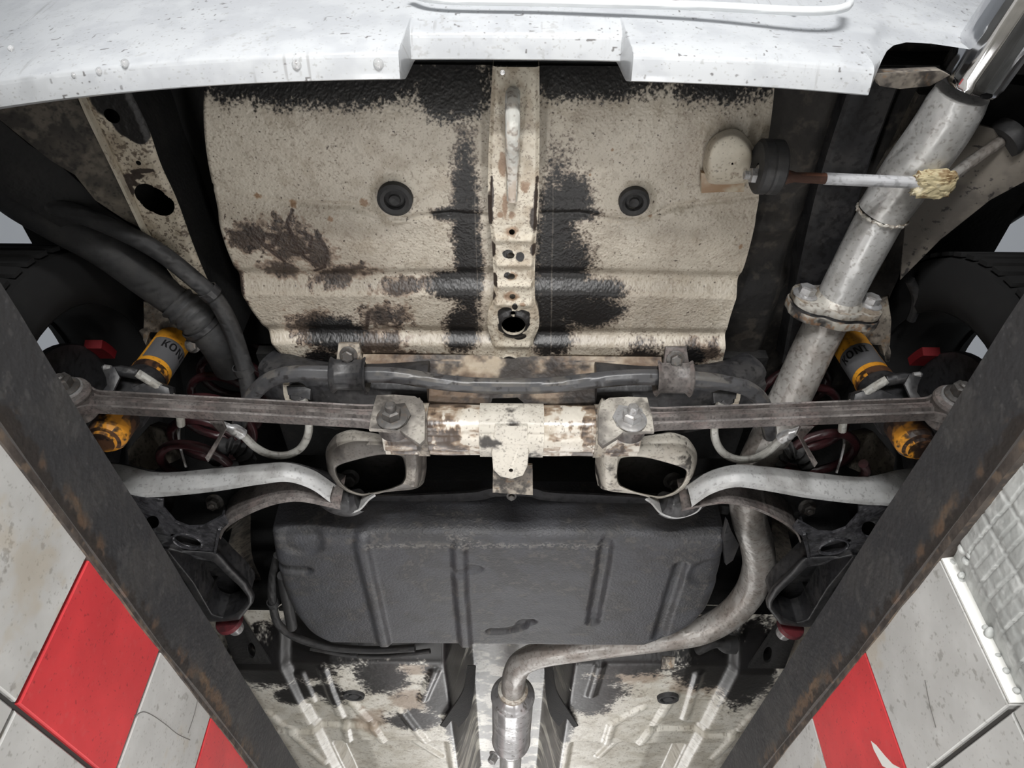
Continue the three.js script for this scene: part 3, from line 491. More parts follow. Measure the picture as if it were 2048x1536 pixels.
// ---- rear bumper
{
  const b = group('rear_bumper', car, 'dirty white rear bumper with a notch in its lip');
  // lip line in plan: z as a function of x; bottom edge height; notch in the middle and cut-out for the tailpipe
  const zB = (x) => -0.286 - 0.05 * Math.pow(Math.abs(x) / 0.62, 2.4) - 0.22 * Math.pow(sm(0.66, 0.86, Math.abs(x)), 1.6);
  const yEdge = (x) => { let y = 0.262; y += 0.05 * sm(-0.112, -0.106, x) * sm(0.114, 0.108, x); y += table([[0.35, 0], [0.36, 0.02], [0.385, 0.065], [0.40, 0.085], [0.42, 0.10], [0.45, 0.107], [0.60, 0.11], [0.64, 0]], x); return y; };
  const xs = []; for (let i = 0; i <= 340; i++) xs.push(lerp(-0.86, 0.86, i / 340));
  [-0.112, -0.1095, -0.107, 0.109, 0.1115, 0.114, 0.335, 0.34, 0.345, 0.35].forEach((q) => { for (let k = -3; k <= 3; k++) xs.push(q + k * 0.0006); }); xs.sort((a, c) => a - c);
  const rows = [];
  const prof = (x) => { const y = yEdge(x), z = zB(x), sl = 0.05, cut = sm(0.352, 0.372, x) * sm(0.64, 0.62, x), thin = (l) => l.map(([a, b]) => [a, b + (z + 0.0235 - b) * 0.95 * cut]);               // inner return, bottom edge, lip, face
    return thin([[y + 0.03, z - 0.012], [y + 0.002, z - 0.001], [y, z + 0.0005], [y + 0.0002, z + 0.003], [y + 0.002, z + 0.011], [y + 0.004, z + 0.0195], [y + 0.0052, z + 0.0222], [y + 0.0085, z + 0.0243], [y + 0.016, z + 0.0262]]).concat([0.055, 0.09, 0.12, 0.15, 0.19, 0.24, 0.3, 0.38].map((q, i) => [0.262 + Math.max(q, yEdge(x) - 0.262 + 0.033 + i * 0.004), z + 0.0275 + sl * (q - 0.03)])); };
  const np = prof(0).length; for (let k = 0; k < np; k++) rows.push([]);
  for (const x of xs) prof(x).forEach(([y, z], k) => rows[k].push(V(x, y, z)));
  const x0 = -0.9, x1 = 0.9, sc = lines([], 0);
  const streaks = []; for (let i = 0; i < 70; i++) streaks.push([-0.42 + rnd() * 0.22, 0.272 + rnd() * 0.06, 0.01 + rnd() * 0.03]);
  const map = dataTex(2048, 512, (u, v) => {
    const x = lerp(x0, x1, u), y = lerp(0.25, 0.66, v), a = noise(x * 30, y * 30, 31, 4), b2 = noise(x * 120, y * 120, 32, 3), g = noise(x * 330, y * 330, 33, 2);
    let c = mix3([196, 199, 202], [185, 188, 192], sm(0.4, 0.7, a));
    c = mix3(c, [150, 148, 146], 0.3 * sm(0.66, 0.78, b2) * sm(0.55, 0.65, noise(x * 12, y * 6, 34, 3)));
    const sp = sm(0.9, 0.94, noise(x * 260, y * 260, 33, 1)) * sm(0.42, 0.6, noise(x * 14, y * 14, 37, 2)); c = mix3(c, [96, 94, 94], 0.8 * sp); c = mix3(c, [150, 149, 148], 0.4 * sm(0.76, 0.82, g));
    const st = noise(x * 220, y * 14, 35, 3) - 0.5; c = mix3(c, [130, 128, 128], 0.4 * sm(0.16, 0.3, st) * sm(0.5, 0.62, noise(x * 9, y * 9, 38, 3)));
    return c;
  });
  const mat = new THREE.MeshPhysicalMaterial({ map, roughness: 0.42, clearcoat: 0.55, clearcoatRoughness: 0.12, side: THREE.DoubleSide });
  const bump = dataTex(1024, 256, (u, v) => { const q = 255 * fbm(u, v * 0.25, 50, 3, 36); return [q, q, q]; }, false); mat.bumpMap = bump; mat.bumpScale = 0.00015;
  const g = toCreasedNormals(grid(rows, { uv: (p) => [(p.x - x0) / (x1 - x0), (p.y + (p.z - zB(p.x)) - 0.25) / 0.41] }), 0.6); g.userData.keepUV = true;
  mesh('bumper_skin', g, mat, b);
  // number plate recess: a shallow moulded lip along the top of the view
  const rl = [[820, -14], [860, -3], [1100, 4], [1400, 12], [1640, 22], [1692, 14], [1700, -6]].map(([px, py]) => atZ(px, py, -0.243));
  mesh('plate_recess_lip', tube(rl, 0.0045, { n: 60, seg: 8 }), M.whitePaint, b);
  // water drops hanging on the lip
  const drops = [[595, 128, 12], [758, 126, 13], [200, 142, 8], [250, 126, 8], [150, 150, 7], [22, 97, 6], [1005, 145, 5], [1590, 20, 6]];
  const water = new THREE.MeshPhysicalMaterial({ color: 0xffffff, transmission: 0.75, thickness: 0.004, ior: 1.33, roughness: 0.03, clearcoat: 1 });
  for (const [px, py, r] of drops) { const p = py > 110 ? at(px, py, 0.2685) : atZ(px, py, -0.256); const q = r * 0.00048, g2 = new THREE.SphereGeometry(q, 14, 10); g2.scale(1, 1.25, 1); g2.translate(p.x, p.y, p.z); mesh('water_drop', g2, water, b); }
  // ragged black edge of the tailpipe cut-out and the panel behind it
  mesh('bumper_stay', plate([[1745, 146], [1760, 172], [1800, 178], [1860, 172], [1900, 150], [1880, 140]], TILT(V(0, 0.36, 0), V(0, -1, 0.1)), 0.012), M.creamDirty, car, 'pale strip of tail panel in the tailpipe cut-out');
  mesh('edge_tear', plate([[1775, 60], [1800, 44], [1850, 36], [1900, 40], [1915, 60], [1900, 72], [1885, 62], [1878, 84], [1866, 86], [1858, 66], [1820, 60], [1795, 80]], VZ(-0.3), 0.004), M.undercoat, b);
  mesh('edge_tear', plate([[1905, 50], [1925, 45], [1930, 70], [1915, 88], [1905, 75]], VZ(-0.297), 0.004), M.creamDirty, b);
  // dark tail panel behind the bumper
  mesh('tail_panel', [bx(-0.8, 0.8, 0.435, 0.75, -0.345, -0.335)], M.undercoat, car, 'black undercoated tail panel behind the bumper');
}
// ---------------------------------------------------------------- body around the wheel well
const AXLE = { y: 0.285, z: -0.85, x: 0.72 };
{
  mesh('boot_floor', [bx(-0.8, 0.8, 0.56, 0.58, -1.5, -0.34)], M.undercoat, car, 'black undercoated floor above the suspension');
  // filler-side frame rail: box section seen from below
  const x0 = -0.6, x1 = -0.25, z0 = -0.75, z1 = -0.2, y = 0.405;
  const dk = spots([[235, 190, 60, 70, 0], [255, 240, 38, 46, 0.3], [270, 262, 26, 28, 0.3]], y);
  const mk = spots([[265, 355, 24, 8, 0.1], [262, 365, 22, 12], [258, 375, 12, 16], [285, 342, 26, 5, 0.1]], y);
  const matRail = planMat(x0, x1, z0, z1, 480, 720, (x, z) => {
    const a = noise(x * 50, z * 50, 41, 4), b = noise(x * 180, z * 180, 42, 3), g = noise(x * 420, z * 420, 43, 2);
    let c = mix3([196, 186, 168], [160, 148, 130], sm(0.4, 0.68, a)); c = mix3(c, [84, 72, 62], 0.7 * sm(0.62, 0.7, b)); c = mix3(c, [60, 52, 46], 0.6 * sm(0.7, 0.76, g));
    c = mix3(c, [46, 38, 34], 0.9 * sm(0, 0.25, mk(x, z) + (a - 0.5) * 0.9 + (b - 0.5) * 0.7));
    c = mix3(c, [26, 25, 25], 0.97 * sm(-0.02, 0.08, dk(x, z) + (a - 0.5) * 0.25));
    return c;
  }, { rough: 0.55, bump: (x, z) => noise(x * 160, z * 160, 44, 3), bumpScale: 0.0016 });
  const rail = group('chassis_rail', car, 'cream chassis rail with black undercoat patches beside the wheel well');
  const Lr = curve([[140, 140], [156, 179], [189, 252], [234, 345], [266, 415], [293, 478], [345, 560], [420, 660]].map(([a, b]) => at(a, b, y)), 240), Rr = curve([[240, 140], [256, 179], [293, 255], [320, 332], [351, 400], [387, 498], [420, 575], [480, 680]].map(([a, b]) => at(a, b, y)), 240);
  const rows = []; for (let i = 0; i <= 240; i++) { const l = Lr[i], r = Rr[i], row = []; for (let k = 0; k <= 48; k++) { const p = l.clone().lerp(r, k / 48), e = Math.min(k, 48 - k) / 48; p.y = y + 0.004 * sm(0.15, 0, e); row.push(p); } rows.push(row); }
  for (const e of [Lr, Rr]) mesh('rail_flank', grid([e.map((q) => q.clone().setY(y + 0.004)), e.map((q) => q.clone().setY(y + 0.12))]), M.undercoat, rail, 'black rail flank');
  const hc = [[277, 326, 5], [224, 232, 15], [298, 392, 27], [308, 400, 30], [320, 408, 27]].map(([a, b, r]) => { const c = at(a, b, y), e = at(a + r, b, y); return [c.x, c.z, Math.abs(e.x - c.x)]; }), cut = drill(rows, hc);
  mesh('rail_box', grid(rows, { uv: planUV(x0, x1, z0, z1), skip: cut }), matRail, rail);
  mesh('rail_lid', grid([Lr.map((q) => q.clone().setY(y + 0.12)), Rr.map((q) => q.clone().setY(y + 0.12))]), M.cream, rail);
  mesh('seam_flange', sweep([[150, 168], [158, 184], [176, 226], [191, 256], [236, 350], [282, 448], [300, 480]].map(([a, b]) => at(a, b, y - 0.004)), (t) => { const q = 0.0016 + 0.001 * noise(t * 40, 2, 45); return [[-q, -0.004], [q, -0.004], [q, 0.01], [-q, 0.01]]; }), M.cream, rail);
  // inner fender behind the bumper, filler side
  const pf = TILT(V(-0.5, 0.43, -0.4), V(0.25, -1, 0.1));
  mesh('inner_fender', plate([[-80, 190], [160, 175], [195, 255], [240, 350], [290, 460], [250, 440], [190, 400], [150, 350], [100, 320], [50, 280], [0, 240]], pf, 0.004), M.fender, car, 'speckled grey inner fender by the fuel filler');
  mesh('inner_fender', plate([[-80, 190], [0, 240], [60, 290], [115, 325], [165, 370], [200, 410], [290, 470], [330, 560], [150, 470], [60, 420], [-80, 330]], TILT(V(-0.5, 0.45, -0.5), V(0.35, -1, 0.1)), 0.004), M.undercoat, car);
  // black channel between rail and well on both sides
  for (const [a, b] of [[-0.47, -0.30], [0.33, 0.62]]) mesh('side_channel', bx(a, b, 0.50, 0.52, -0.85, -0.32), M.undercoat, car);
  // exhaust side: pressed panel between well and tailpipe, rail beyond it
  const yR = 0.45, XR0 = 0.30, XR1 = 0.60, rr = [];
  for (let i = 0; i <= 90; i++) { const d = lerp(0.30, 0.98, i / 90), row = []; for (let k = 0; k <= 40; k++) { const x = lerp(XR0, XR1, k / 40); let yy = yR + 0.03 * sm(0.40, 0.43, x); yy -= 0.02 * Math.exp(-(((d - 0.47 - 0.05 * (x - 0.34)) / 0.03) ** 2)) * sm(0.42, 0.38, x); yy -= 0.018 * Math.exp(-(((d - 0.56) / 0.02) ** 2)) * sm(0.42, 0.38, x); yy -= 0.015 * sm(0.62, 0.68, d); yy += 0.004 * (noise(x * 40, d * 40, 48, 3) - 0.5); row.push(V(x, yy, -d)); } rr.push(row); }
  mesh('side_pressing', grid(rr, { thick: 0.003 }), grime([50, 47, 44], [[[24, 23, 23], 6, 0.5, 0.18, 0.85], [[92, 84, 75], 24, 0.64, 0.1, 0.5]], { rough: 0.75, bump: 0.0012 }), car, 'grey stained pressing between wheel well and tailpipe');
  mesh('side_rail', sweep([at(1760, 130, 0.44), at(1690, 330, 0.44), at(1640, 520, 0.44), at(1600, 720, 0.43)], [[-0.03, -0.004], [-0.026, -0.008], [0.026, -0.008], [0.03, -0.004], [0.03, 0.09], [-0.03, 0.09]], { n: 30 }), M.blackSteel, car, 'dark chassis rail beside the tailpipe');
  mesh('inner_fender', plate([[1860, 300], [1960, 250], [2110, 290], [2110, 330], [1980, 400], [1880, 480], [1800, 560], [1810, 450]], TILT(V(0.5, 0.45, -0.5), V(-0.3, -1, 0.1)), 0.004), grime([112, 106, 98], [[[70, 66, 62], 8, 0.55, 0.14, 0.7], [[30, 28, 28], 60, 0.7, 0.04, 0.8]], { rough: 0.8 }), car, 'grey inner fender beside the tailpipe');
  mesh('inner_fender', plate([[1720, 150], [1900, 150], [2110, 180], [2110, 300], [1960, 255], [1850, 310], [1800, 460], [1720, 520]], TILT(V(0.5, 0.49, -0.5), V(-0.1, -1, 0.1)), 0.004), M.undercoat, car);
  mesh('side_strap', sweep([at(1850, 190, 0.455), at(1800, 290, 0.455), at(1760, 360, 0.455)], [[-0.008, 0], [0.008, 0], [0.008, 0.01], [-0.008, 0.01]], { n: 12 }), M.fender, car);

  for (const s of [-1, 1]) {
    MIR = s > 0;
    // wheel house: a half drum over the wheel, its rim, and the outer body side
    const rows2 = []; for (let i = 0; i <= 40; i++) { const a = lerp(0.4, Math.PI + 0.2, i / 40), R = 0.39, row = []; for (let k = 0; k <= 8; k++) { const x = lerp(0.56, 0.835, k / 8), r = R + 0.012 * Math.sin(k / 8 * Math.PI) - (k === 8 ? 0.006 : 0); row.push(V(s * x, AXLE.y + r * Math.sin(a), AXLE.z + r * Math.cos(a))); } rows2.push(row); }
    mesh('wheel_house', grid(rows2, { thick: 0.003 }), M.undercoat, car, 'black undercoated wheel house');
    const sh = []; for (let i = 0; i <= 30; i++) { const a = lerp(-0.05, Math.PI + 0.2, i / 30); sh.push(V(s * 0.84, AXLE.y + 0.378 * Math.sin(a), AXLE.z + 0.378 * Math.cos(a))); }
    const out = [V(s * 0.84, 0.19, -2.4), V(s * 0.84, 0.95, -2.4), V(s * 0.84, 0.95, -0.37), V(s * 0.84, 0.27, -0.37), ...sh, V(s * 0.84, 0.19, AXLE.z - 0.37)];
    mesh('body_side', plate(out, { p: V(s * 0.84, 0, 0), n: V(s, 0, 0) }, 0.004, { pts: true }), M.whitePaint, car, 'white outer body side with the wheel arch');
    mesh('arch_lip', tube(sh.map((q) => V(q.x - s * 0.006, q.y, q.z)), 0.006, { n: 50, seg: 8 }), M.blackSteel, car, 'black dirty wheel arch lip');
    // wheel
    const w = group('wheel', car, s < 0 ? 'black tyre and dark rim on the filler side' : 'black tyre and dark rim on the exhaust side');
    w.position.set(s * AXLE.x, AXLE.y, AXLE.z);
    const prof = [[0.203, -0.078], [0.213, -0.088], [0.235, -0.094], [0.265, -0.092], [0.281, -0.08], [0.286, -0.06], [0.288, 0], [0.286, 0.06], [0.281, 0.08], [0.265, 0.092], [0.235, 0.094], [0.222, 0.088], [0.207, 0.06]];
    mesh('tyre', lathe(prof, V(0, 0, 0), V(s, 0, 0), 64), M.tyre, w);
    const treads = []; for (let i = 0; i < 60; i++) { const a = i / 60 * Math.PI * 2, g = new THREE.BoxGeometry(0.15, 0.006, 0.018); g.translate(0, 0.2885, 0); g.rotateX(a); treads.push(g); }
    mesh('tread_blocks', treads, M.tyre, w);
    mesh('rim', lathe([[0.203, -0.08], [0.209, -0.076], [0.198, -0.06], [0.196, 0.02], [0.201, 0.045], [0.208, 0.056], [0.203, 0.06]], V(0, 0, 0), V(s, 0, 0), 48), M.tyre, w);
    for (let i = 0; i < 5; i++) { const a = i / 5 * Math.PI * 2 + 0.96, g = new THREE.BoxGeometry(0.018, 0.17, 0.04); g.translate(s * 0.04, 0.115, 0); g.rotateX(a); mesh('spoke', g, M.creamDirty, w); }
    mesh('rim_hub', lathe([[0, 0.06], [0.05, 0.058], [0.055, 0.02], [0, 0.02]], V(0, 0, 0), V(s, 0, 0)), M.blackSteel, w);
    mesh('brake_disc', lathe([[0, -0.055], [0.05, -0.055], [0.052, -0.04], [0.14, -0.04], [0.142, -0.038], [0.142, -0.03], [0.14, -0.028], [0, -0.028]], V(0, 0, 0), V(s, 0, 0), 48), M.blackSteel, w);
    const cal = []; for (let i = 0; i <= 10; i++) { const a = lerp(1.0, 1.3, i / 10); cal.push(V(-s * 0.05, Math.sin(a) * 0.146, Math.cos(a) * 0.146)); }
    mesh('brake_caliper', sweep(cal, [[-0.007, -0.014], [0.007, -0.014], [0.007, 0.014], [-0.007, 0.014]], { up: V(1, 0, 0) }), M.redPaint, w, 'red brake caliper');
    MIR = false;
  }
  // torn shock tower edges
  mesh('shock_tower', plate([[287, 602], [318, 610], [340, 640], [378, 668], [330, 666], [300, 664], [292, 690], [286, 680], [288, 640]], TILT(V(-0.5, 0.45, -0.75), V(0.2, -1, 0.5)), 0.006, { bevel: 0.002 }), M.creamDirty, car, 'torn cream edge of the shock tower by the filler hose');
  mesh('shock_tower', plate([[1570, 660], [1600, 640], [1680, 638], [1745, 600], [1775, 590], [1783, 640], [1780, 690], [1768, 712], [1760, 690], [1700, 688], [1640, 715], [1575, 745]], TILT(V(0.5, 0.46, -0.75), V(-0.2, -1, 0.5)), 0.02, { bevel: 0.004 }), M.creamDirty, car, 'cream edge of the shock tower behind the exhaust flange');
  for (const [a, b] of [[[287, 660], [298, 700]], [[1768, 690], [1775, 720]]]) mesh('sealant_drip', tube([at(...a, 0.45), at((a[0] + b[0]) / 2 + 3, (a[1] + b[1]) / 2, 0.447), at(...b, 0.455)], (t) => 0.007 - 0.003 * t, { n: 10, seg: 8 }), M.creamDirty, car);
  mesh('hose_hook', tube([[1820, 560], [1832, 590], [1830, 620], [1822, 640]].map(([a, b]) => at(a, b, 0.45)), 0.007, { n: 16, seg: 8 }), M.rubber, car);
}
// ---------------------------------------------------------------- suspension
const REAR = V(0, 0, 1);
for (const s of [-1, 1]) {
  MIR = s > 0;
  const word = s < 0 ? 'filler side' : 'exhaust side';
  // lateral link: forged I-beam, eyes with bolts that point to the rear
  const lk = group('lateral_link', car, 'rusty I-section lateral link, ' + word), ZL = -0.70;
  const pO = atZ(148, 803, ZL), pI = atZ(786, 838, ZL - 0.012);
  const path = [0, 0.06, 0.14, 0.3, 0.5, 0.7, 0.85, 0.94, 1].map((t) => pO.clone().lerp(pI, t));
  const H = (t) => 0.0155 + 0.011 * sm(0.16, 0.02, t) + 0.006 * sm(0.8, 1, t);
  mesh('beam', sweep(path, (t) => {           // side axis: + is one of rear/front, handled by mirroring the sign
    const h = H(t), k = s < 0 ? 1 : -1, f = 0.0105;
    const P = [[-0.002, -h], [f, -h], [f + 0.001, -h + 0.0025], [f - 0.001, -h + 0.0045], [0.004, -h + 0.006], [0.0045, -0.006], [0.0085, -0.003], [0.009, 0.002], [0.007, 0.0055], [0.004, 0.007], [0.004, h - 0.005], [f - 0.001, h - 0.004], [f, h - 0.002], [f - 0.002, h], [-0.004, h], [-0.004, -h]];
    return P.map(([a, b]) => [a * k, b]);
  }, { n: 60 }), M.armRust, lk);
  for (const [p, r, nm] of [[pO, 0.026, 'eye'], [pI, 0.022, 'eye']]) mesh(nm, lathe([[0, -0.022], [r * 0.96, -0.022], [r, -0.019], [r, 0.014], [r * 0.96, 0.016], [0, 0.016]], p, REAR, 32), M.armRust, lk);
  mesh('bush', lathe([[0, 0.012], [0.0265, 0.012], [0.0275, 0.016], [0.026, 0.02], [0.018, 0.024], [0.0, 0.024]], pO, REAR, 32), M.armRust, lk, 'pinkish worn bush');
  mesh('washer', lathe([[0, 0.022], [0.0205, 0.022], [0.0205, 0.026], [0, 0.027]], pO, REAR, 28), M.steel, lk);
  mesh('bolt', hexBolt(pO.clone().add(V(0, 0, 0.027)), REAR, 0.0125, { head: 0.012, stud: 0.006 }), M.oldBolt, lk);

  // bracket that holds the inner end: rear tab, hollow pod below the cross member
  const br = group('link_bracket', car, s < 0 ? 'cream and grey stamped bracket with an old bolt' : 'cream stamped bracket with a bright bolt'), ZT = ZL + 0.012;
  mesh('tab', plate([[753, 791], [790, 790], [830, 793], [846, 803], [851, 825], [850, 880], [840, 890], [812, 872], [800, 862], [738, 858], [742, 830]], VZ(ZT), 0.004, { bevel: 0.0016 }), M.bracketGrey, br);
  const bc = atZ(785, 840, ZT + 0.001);
  mesh('adjuster_plate', plate([[764, 812], [810, 806], [822, 830], [812, 848], [790, 856], [762, 846], [757, 830]], VZ(ZT + 0.0035), 0.0035, { bevel: 0.001 }), s < 0 ? M.oldBolt : M.steel, br);
  mesh('bolt', hexBolt(bc.clone().add(V(0, 0, 0.0035)), REAR, 0.0125, { head: 0.011, washer: 0.02, stud: 0.012, studR: 0.007 }), s < 0 ? M.oldBolt : M.steel, br);
  mesh('cheek', loft([[[842, 798], [850, 820], [851, 860], [850, 900], [851, 935], [845, 966]].map(([a, b]) => at(a, b, 0.27)), [[836, 800], [843, 822], [842, 862], [836, 890], [832, 935], [828, 974]].map(([a, b]) => at(a, b, 0.222)), [[826, 862], [816, 880], [812, 905], [813, 930], [812, 955], [806, 968]].map(([a, b]) => at(a, b, 0.224))], 30, { across: 10, thick: 0.0035 }), s < 0 ? M.bracketGrey : M.bracketWhite, br);
  const outer = [[652, 914], [655, 895], [673, 872], [705, 862], [750, 868], [800, 880], [846, 893], [852, 930], [846, 965], [826, 978], [772, 984], [728, 993], [699, 987], [673, 972], [657, 948]];
  const rim = [[669, 938], [672, 932], [684, 926], [712, 918], [745, 910], [775, 907], [806, 911], [813, 930], [813, 954], [803, 969], [772, 981], [726, 989], [697, 980], [680, 964], [672, 950]];
  mesh('pod', loft([outer.map(([a, b]) => at(a, b, 0.30)), outer.map(([a, b], i) => at(a, b, 0.262)), outer.map(([a, b], i) => at(lerp(a, rim[i][0], 0.35), lerp(b, rim[i][1], 0.35), 0.243)), rim.map(([a, b], i) => at(lerp(outer[i][0], a, 0.85), lerp(outer[i][1], b, 0.85), 0.2335)), rim.map(([a, b]) => at(a, b, 0.233)), rim.map(([a, b]) => at(a, b, 0.237).lerp(at(740, 948, 0.245), 0.03)), rim.map(([a, b]) => at(a, b, 0.25).lerp(at(740, 948, 0.26), 0.04)), rim.map(([a, b]) => at(a, b, 0.33).lerp(at(740, 948, 0.33), 0.05))], 120, { closed: true, across: 24, tight: 0.38 }), s < 0 ? M.bracketGrey : M.bracketWhite, br);
  mesh('pod_lining', plate(rim, HY(0.325), 0.004, { bevel: 0 }), M.blackSteel, br);
  mesh('inner_bolt', hexBolt(at(700, 955, 0.30), V(0.1, -1, 0.4), 0.011, { head: 0.012 }), M.blackSteel, br);
  mesh('heel_plate', loft([[[640, 1000], [652, 1016], [690, 1028], [718, 1022], [740, 1000], [752, 992]].map(([a, b]) => at(a, b, 0.222)), [[646, 998], [660, 1008], [690, 1014], [712, 1008], [728, 994], [740, 988]].map(([a, b]) => at(a, b, 0.25))], 30, { thick: 0.003 }), M.greyArm, br);

  // trailing arm: hollow channel, open below, that forks towards the wheel
  const ta = group('trailing_arm', car, 'grey and black stamped trailing arm, ' + word);
  const zA = -0.875;
  const low = [[180, 1000], [270, 990], [320, 988], [430, 977], [520, 963], [575, 958], [620, 972], [660, 1000]];
  const lowP = low.map(([a, b]) => at(a, b, 0.213));
  const upP = [[170, 925], [240, 929], [313, 945], [430, 937], [520, 928], [575, 926], [625, 940], [668, 968]].map(([a, b], i) => atZ(a, b, lowP[i].z + 0.006));
  const lip = lowP.map((p) => p.clone().add(V(0, -0.001, -0.006)));
  mesh('rear_wall', loft([upP.map((p) => p.clone().add(V(0, 0.01, -0.03))), upP.map((p) => p.clone().add(V(0, 0.004, -0.008))), upP, lowP.map((p) => p.clone().add(V(0, 0.002, 0.0025))), lowP, lip], 70, { across: 20, thick: 0.003 }), M.greyArm, ta, 'flat grey rear wall of the arm');
  const fr = [[440, 1072], [452, 1050], [500, 1020], [560, 999], [600, 996], [645, 1004], [680, 1012]];
  const frP = fr.map(([a, b]) => at(a, b, 0.213)), frU = fr.map(([a, b], i) => frP[i].clone().add(V(0, 0.055, 0.004)));
  mesh('front_wall', loft([frP.map((p) => p.clone().add(V(0, 0.0, -0.006))), frP, frU], 60, { thick: 0.003 }), M.armRust, ta);
  mesh('roof', loft([upP.map((p) => p.clone().add(V(0, 0.006, -0.01))), [...frU.map((p) => p.clone())].concat([])], 60, { thick: 0.003 }), M.blackSteel, ta);
  const seamP = [[316, 946], [314, 965], [318, 984]].map(([a, b]) => atZ(a, b, zA + 0.0085)); 
  const holed = [[255, 990], [327, 999], [327, 1016], [351, 1044], [377, 1054], [405, 1053], [447, 1031], [458, 1046], [440, 1062], [430, 1090], [424, 1122], [391, 1117], [381, 1110], [362, 1102], [335, 1098], [280, 1080], [230, 1020]];
  mesh('gusset_plate', plate(holed, HY(0.212), 0.003, { bevel: 0.001, holes: [ellipse(375, 1083, 29, 12, 0.25), ellipse(304, 1046, 15, 17, 0.6), ellipse(345, 1070, 5, 4), ellipse(402, 1105, 6, 3, 0.3)] }), M.oilySteel, ta, 'oily black plate with oval holes');
  mesh('hole_collar', tube([...ellipse(375, 1083, 30, 13, 0.25, 20), ellipse(375, 1083, 30, 13, 0.25, 20)[0]].map(([a, b]) => at(a, b, 0.2105)), 0.0022, { n: 60, seg: 6, cap: false }), M.oilySteel, ta);
  const w1 = [[436, 1060], [430, 1090], [424, 1123]].map(([a, b]) => at(a, b, 0.208));
  mesh('web', loft([w1, w1.map((p) => p.clone().add(V(s * 0.004, 0.05, 0)))], 20, { thick: 0.004 }), M.oilySteel, ta);
  // forward box of the arm with its front bush
  const ring = [[424, 1122], [450, 1146], [478, 1172], [494, 1192], [496, 1204], [474, 1226], [446, 1236], [424, 1228], [386, 1164], [335, 1098]];
  const rimO = [[432, 1105], [462, 1135], [492, 1165], [506, 1190], [504, 1206], [478, 1238], [445, 1243], [410, 1240], [370, 1164], [320, 1098]];
  const rp = ring.map(([a, b]) => at(a, b, 0.205)), ro = rimO.map(([a, b]) => at(a, b, 0.21)), ru = rimO.map(([a, b]) => at(a, b, 0.27));
  mesh('box', loft([rp.map((p) => p.clone().add(V(0, 0.05, 0))), rp.map((p) => p.clone().add(V(0, 0.006, 0))), rp, ro.map((p, i) => p.clone().lerp(rp[i], 0.5).add(V(0, -0.003, 0))), ro, ru], 90, { closed: true, across: 20, tight: 0.18 }), M.blackSteel, ta);
  mesh('box_roof', plate(rimO, HY(0.265), 0.004, { bevel: 0 }), M.blackSteel, ta);
  const bp = at(456, 1240, 0.222), bd = V(-s * 0.2, 0, -1);
  mesh('front_bush', lathe([[0, 0], [0.025, 0], [0.027, 0.004], [0.027, 0.009], [0.022, 0.011], [0, 0.011]], bp, bd, 28), M.maroon, ta, 'red bush ring');
  mesh('bush_sleeve', lathe([[0, 0.009], [0.021, 0.009], [0.021, 0.018], [0.017, 0.022], [0.014, 0.04], [0, 0.04]], bp, bd, 28), M.steel, ta);
  mesh('bush_housing', tube([[628, 972], [652, 985], [676, 1000], [700, 1006], [722, 1000]].map(([a, b]) => at(a, b, 0.243)), (t) => 0.019 + 0.004 * Math.sin(t * Math.PI), { n: 24, seg: 18 }), M.blackSteel, ta, 'dark rounded bush housing at the inner end');
  mesh('arm_bolt', hexBolt(at(430, 1003, 0.25), V(0, -1, 0.4), 0.010, { head: 0.01, stud: 0.004 }), M.oldBolt, ta);

  // shock absorber with printed band
  const sh = group('shock_absorber', car, s < 0 ? 'yellow shock absorber beside the fuel filler hose' : 'yellow shock absorber beside the exhaust pipe');
  const pB = at(208, 880, 0.195), pT = at(352, 676, 0.44), ax = pT.clone().sub(pB), len = ax.length(); ax.normalize();
  const bodyTop = len * 1.1;
  mesh('body', lathe([[0, 0.10], [0.024, 0.10], [0.0265, 0.11], [0.0275, 0.13], [0.0275, bodyTop], [0, bodyTop]], pB, ax, 32), M.shock, sh);
  mesh('lower_cap', lathe([[0, -0.004], [0.017, -0.006], [0.018, -0.001], [0.0225, 0.001], [0.0262, 0.008], [0.0268, 0.02], [0.0262, 0.075], [0.0, 0.076]], pB, ax, 32), M.shockRust, sh, 'lower end with flaking yellow paint');
  mesh('clamp_fork', lathe([[0, 0.05], [0.031, 0.05], [0.033, 0.056], [0.033, 0.128], [0.030, 0.135], [0, 0.135]], pB, ax, 32), M.blackSteel, sh);
  mesh('collar', lathe([[0, 0.134], [0.0288, 0.135], [0.0288, 0.150], [0, 0.152]], pB, ax, 32), M.shockRust, sh);
  const cv = document.createElement('canvas'); cv.width = 512; cv.height = 256; const cx = cv.getContext('2d');
  cx.fillStyle = '#58585a'; cx.fillRect(0, 0, 512, 256); cx.fillStyle = '#141415'; cx.font = 'bold 120px sans-serif'; cx.textAlign = 'center'; cx.textBaseline = 'middle'; cx.fillText('KONI', 256, 74);
  const lt = new THREE.CanvasTexture(cv); lt.colorSpace = THREE.SRGBColorSpace;
  const lg = new THREE.CylinderGeometry(0.0278, 0.0278, 0.05, 32, 1, true, 0, Math.PI * 0.9);
  const toCam = CAM.clone().sub(pB).applyQuaternion(new THREE.Quaternion().setFromUnitVectors(ax, V(0, 1, 0)));
  const ang = Math.atan2(toCam.x, toCam.z); lg.rotateY(ang - Math.PI * 0.45 + (s < 0 ? 0.35 : -0.1)); lg.translate(0, 0.185, 0);
  lg.applyQuaternion(new THREE.Quaternion().setFromUnitVectors(V(0, 1, 0), ax)); lg.translate(pB.x, pB.y, pB.z); lg.userData.keepUV = true;
  mesh('print_band', lg, new THREE.MeshStandardMaterial({ map: lt, roughness: 0.5, side: THREE.DoubleSide }), sh, 'grey printed band with black lettering');

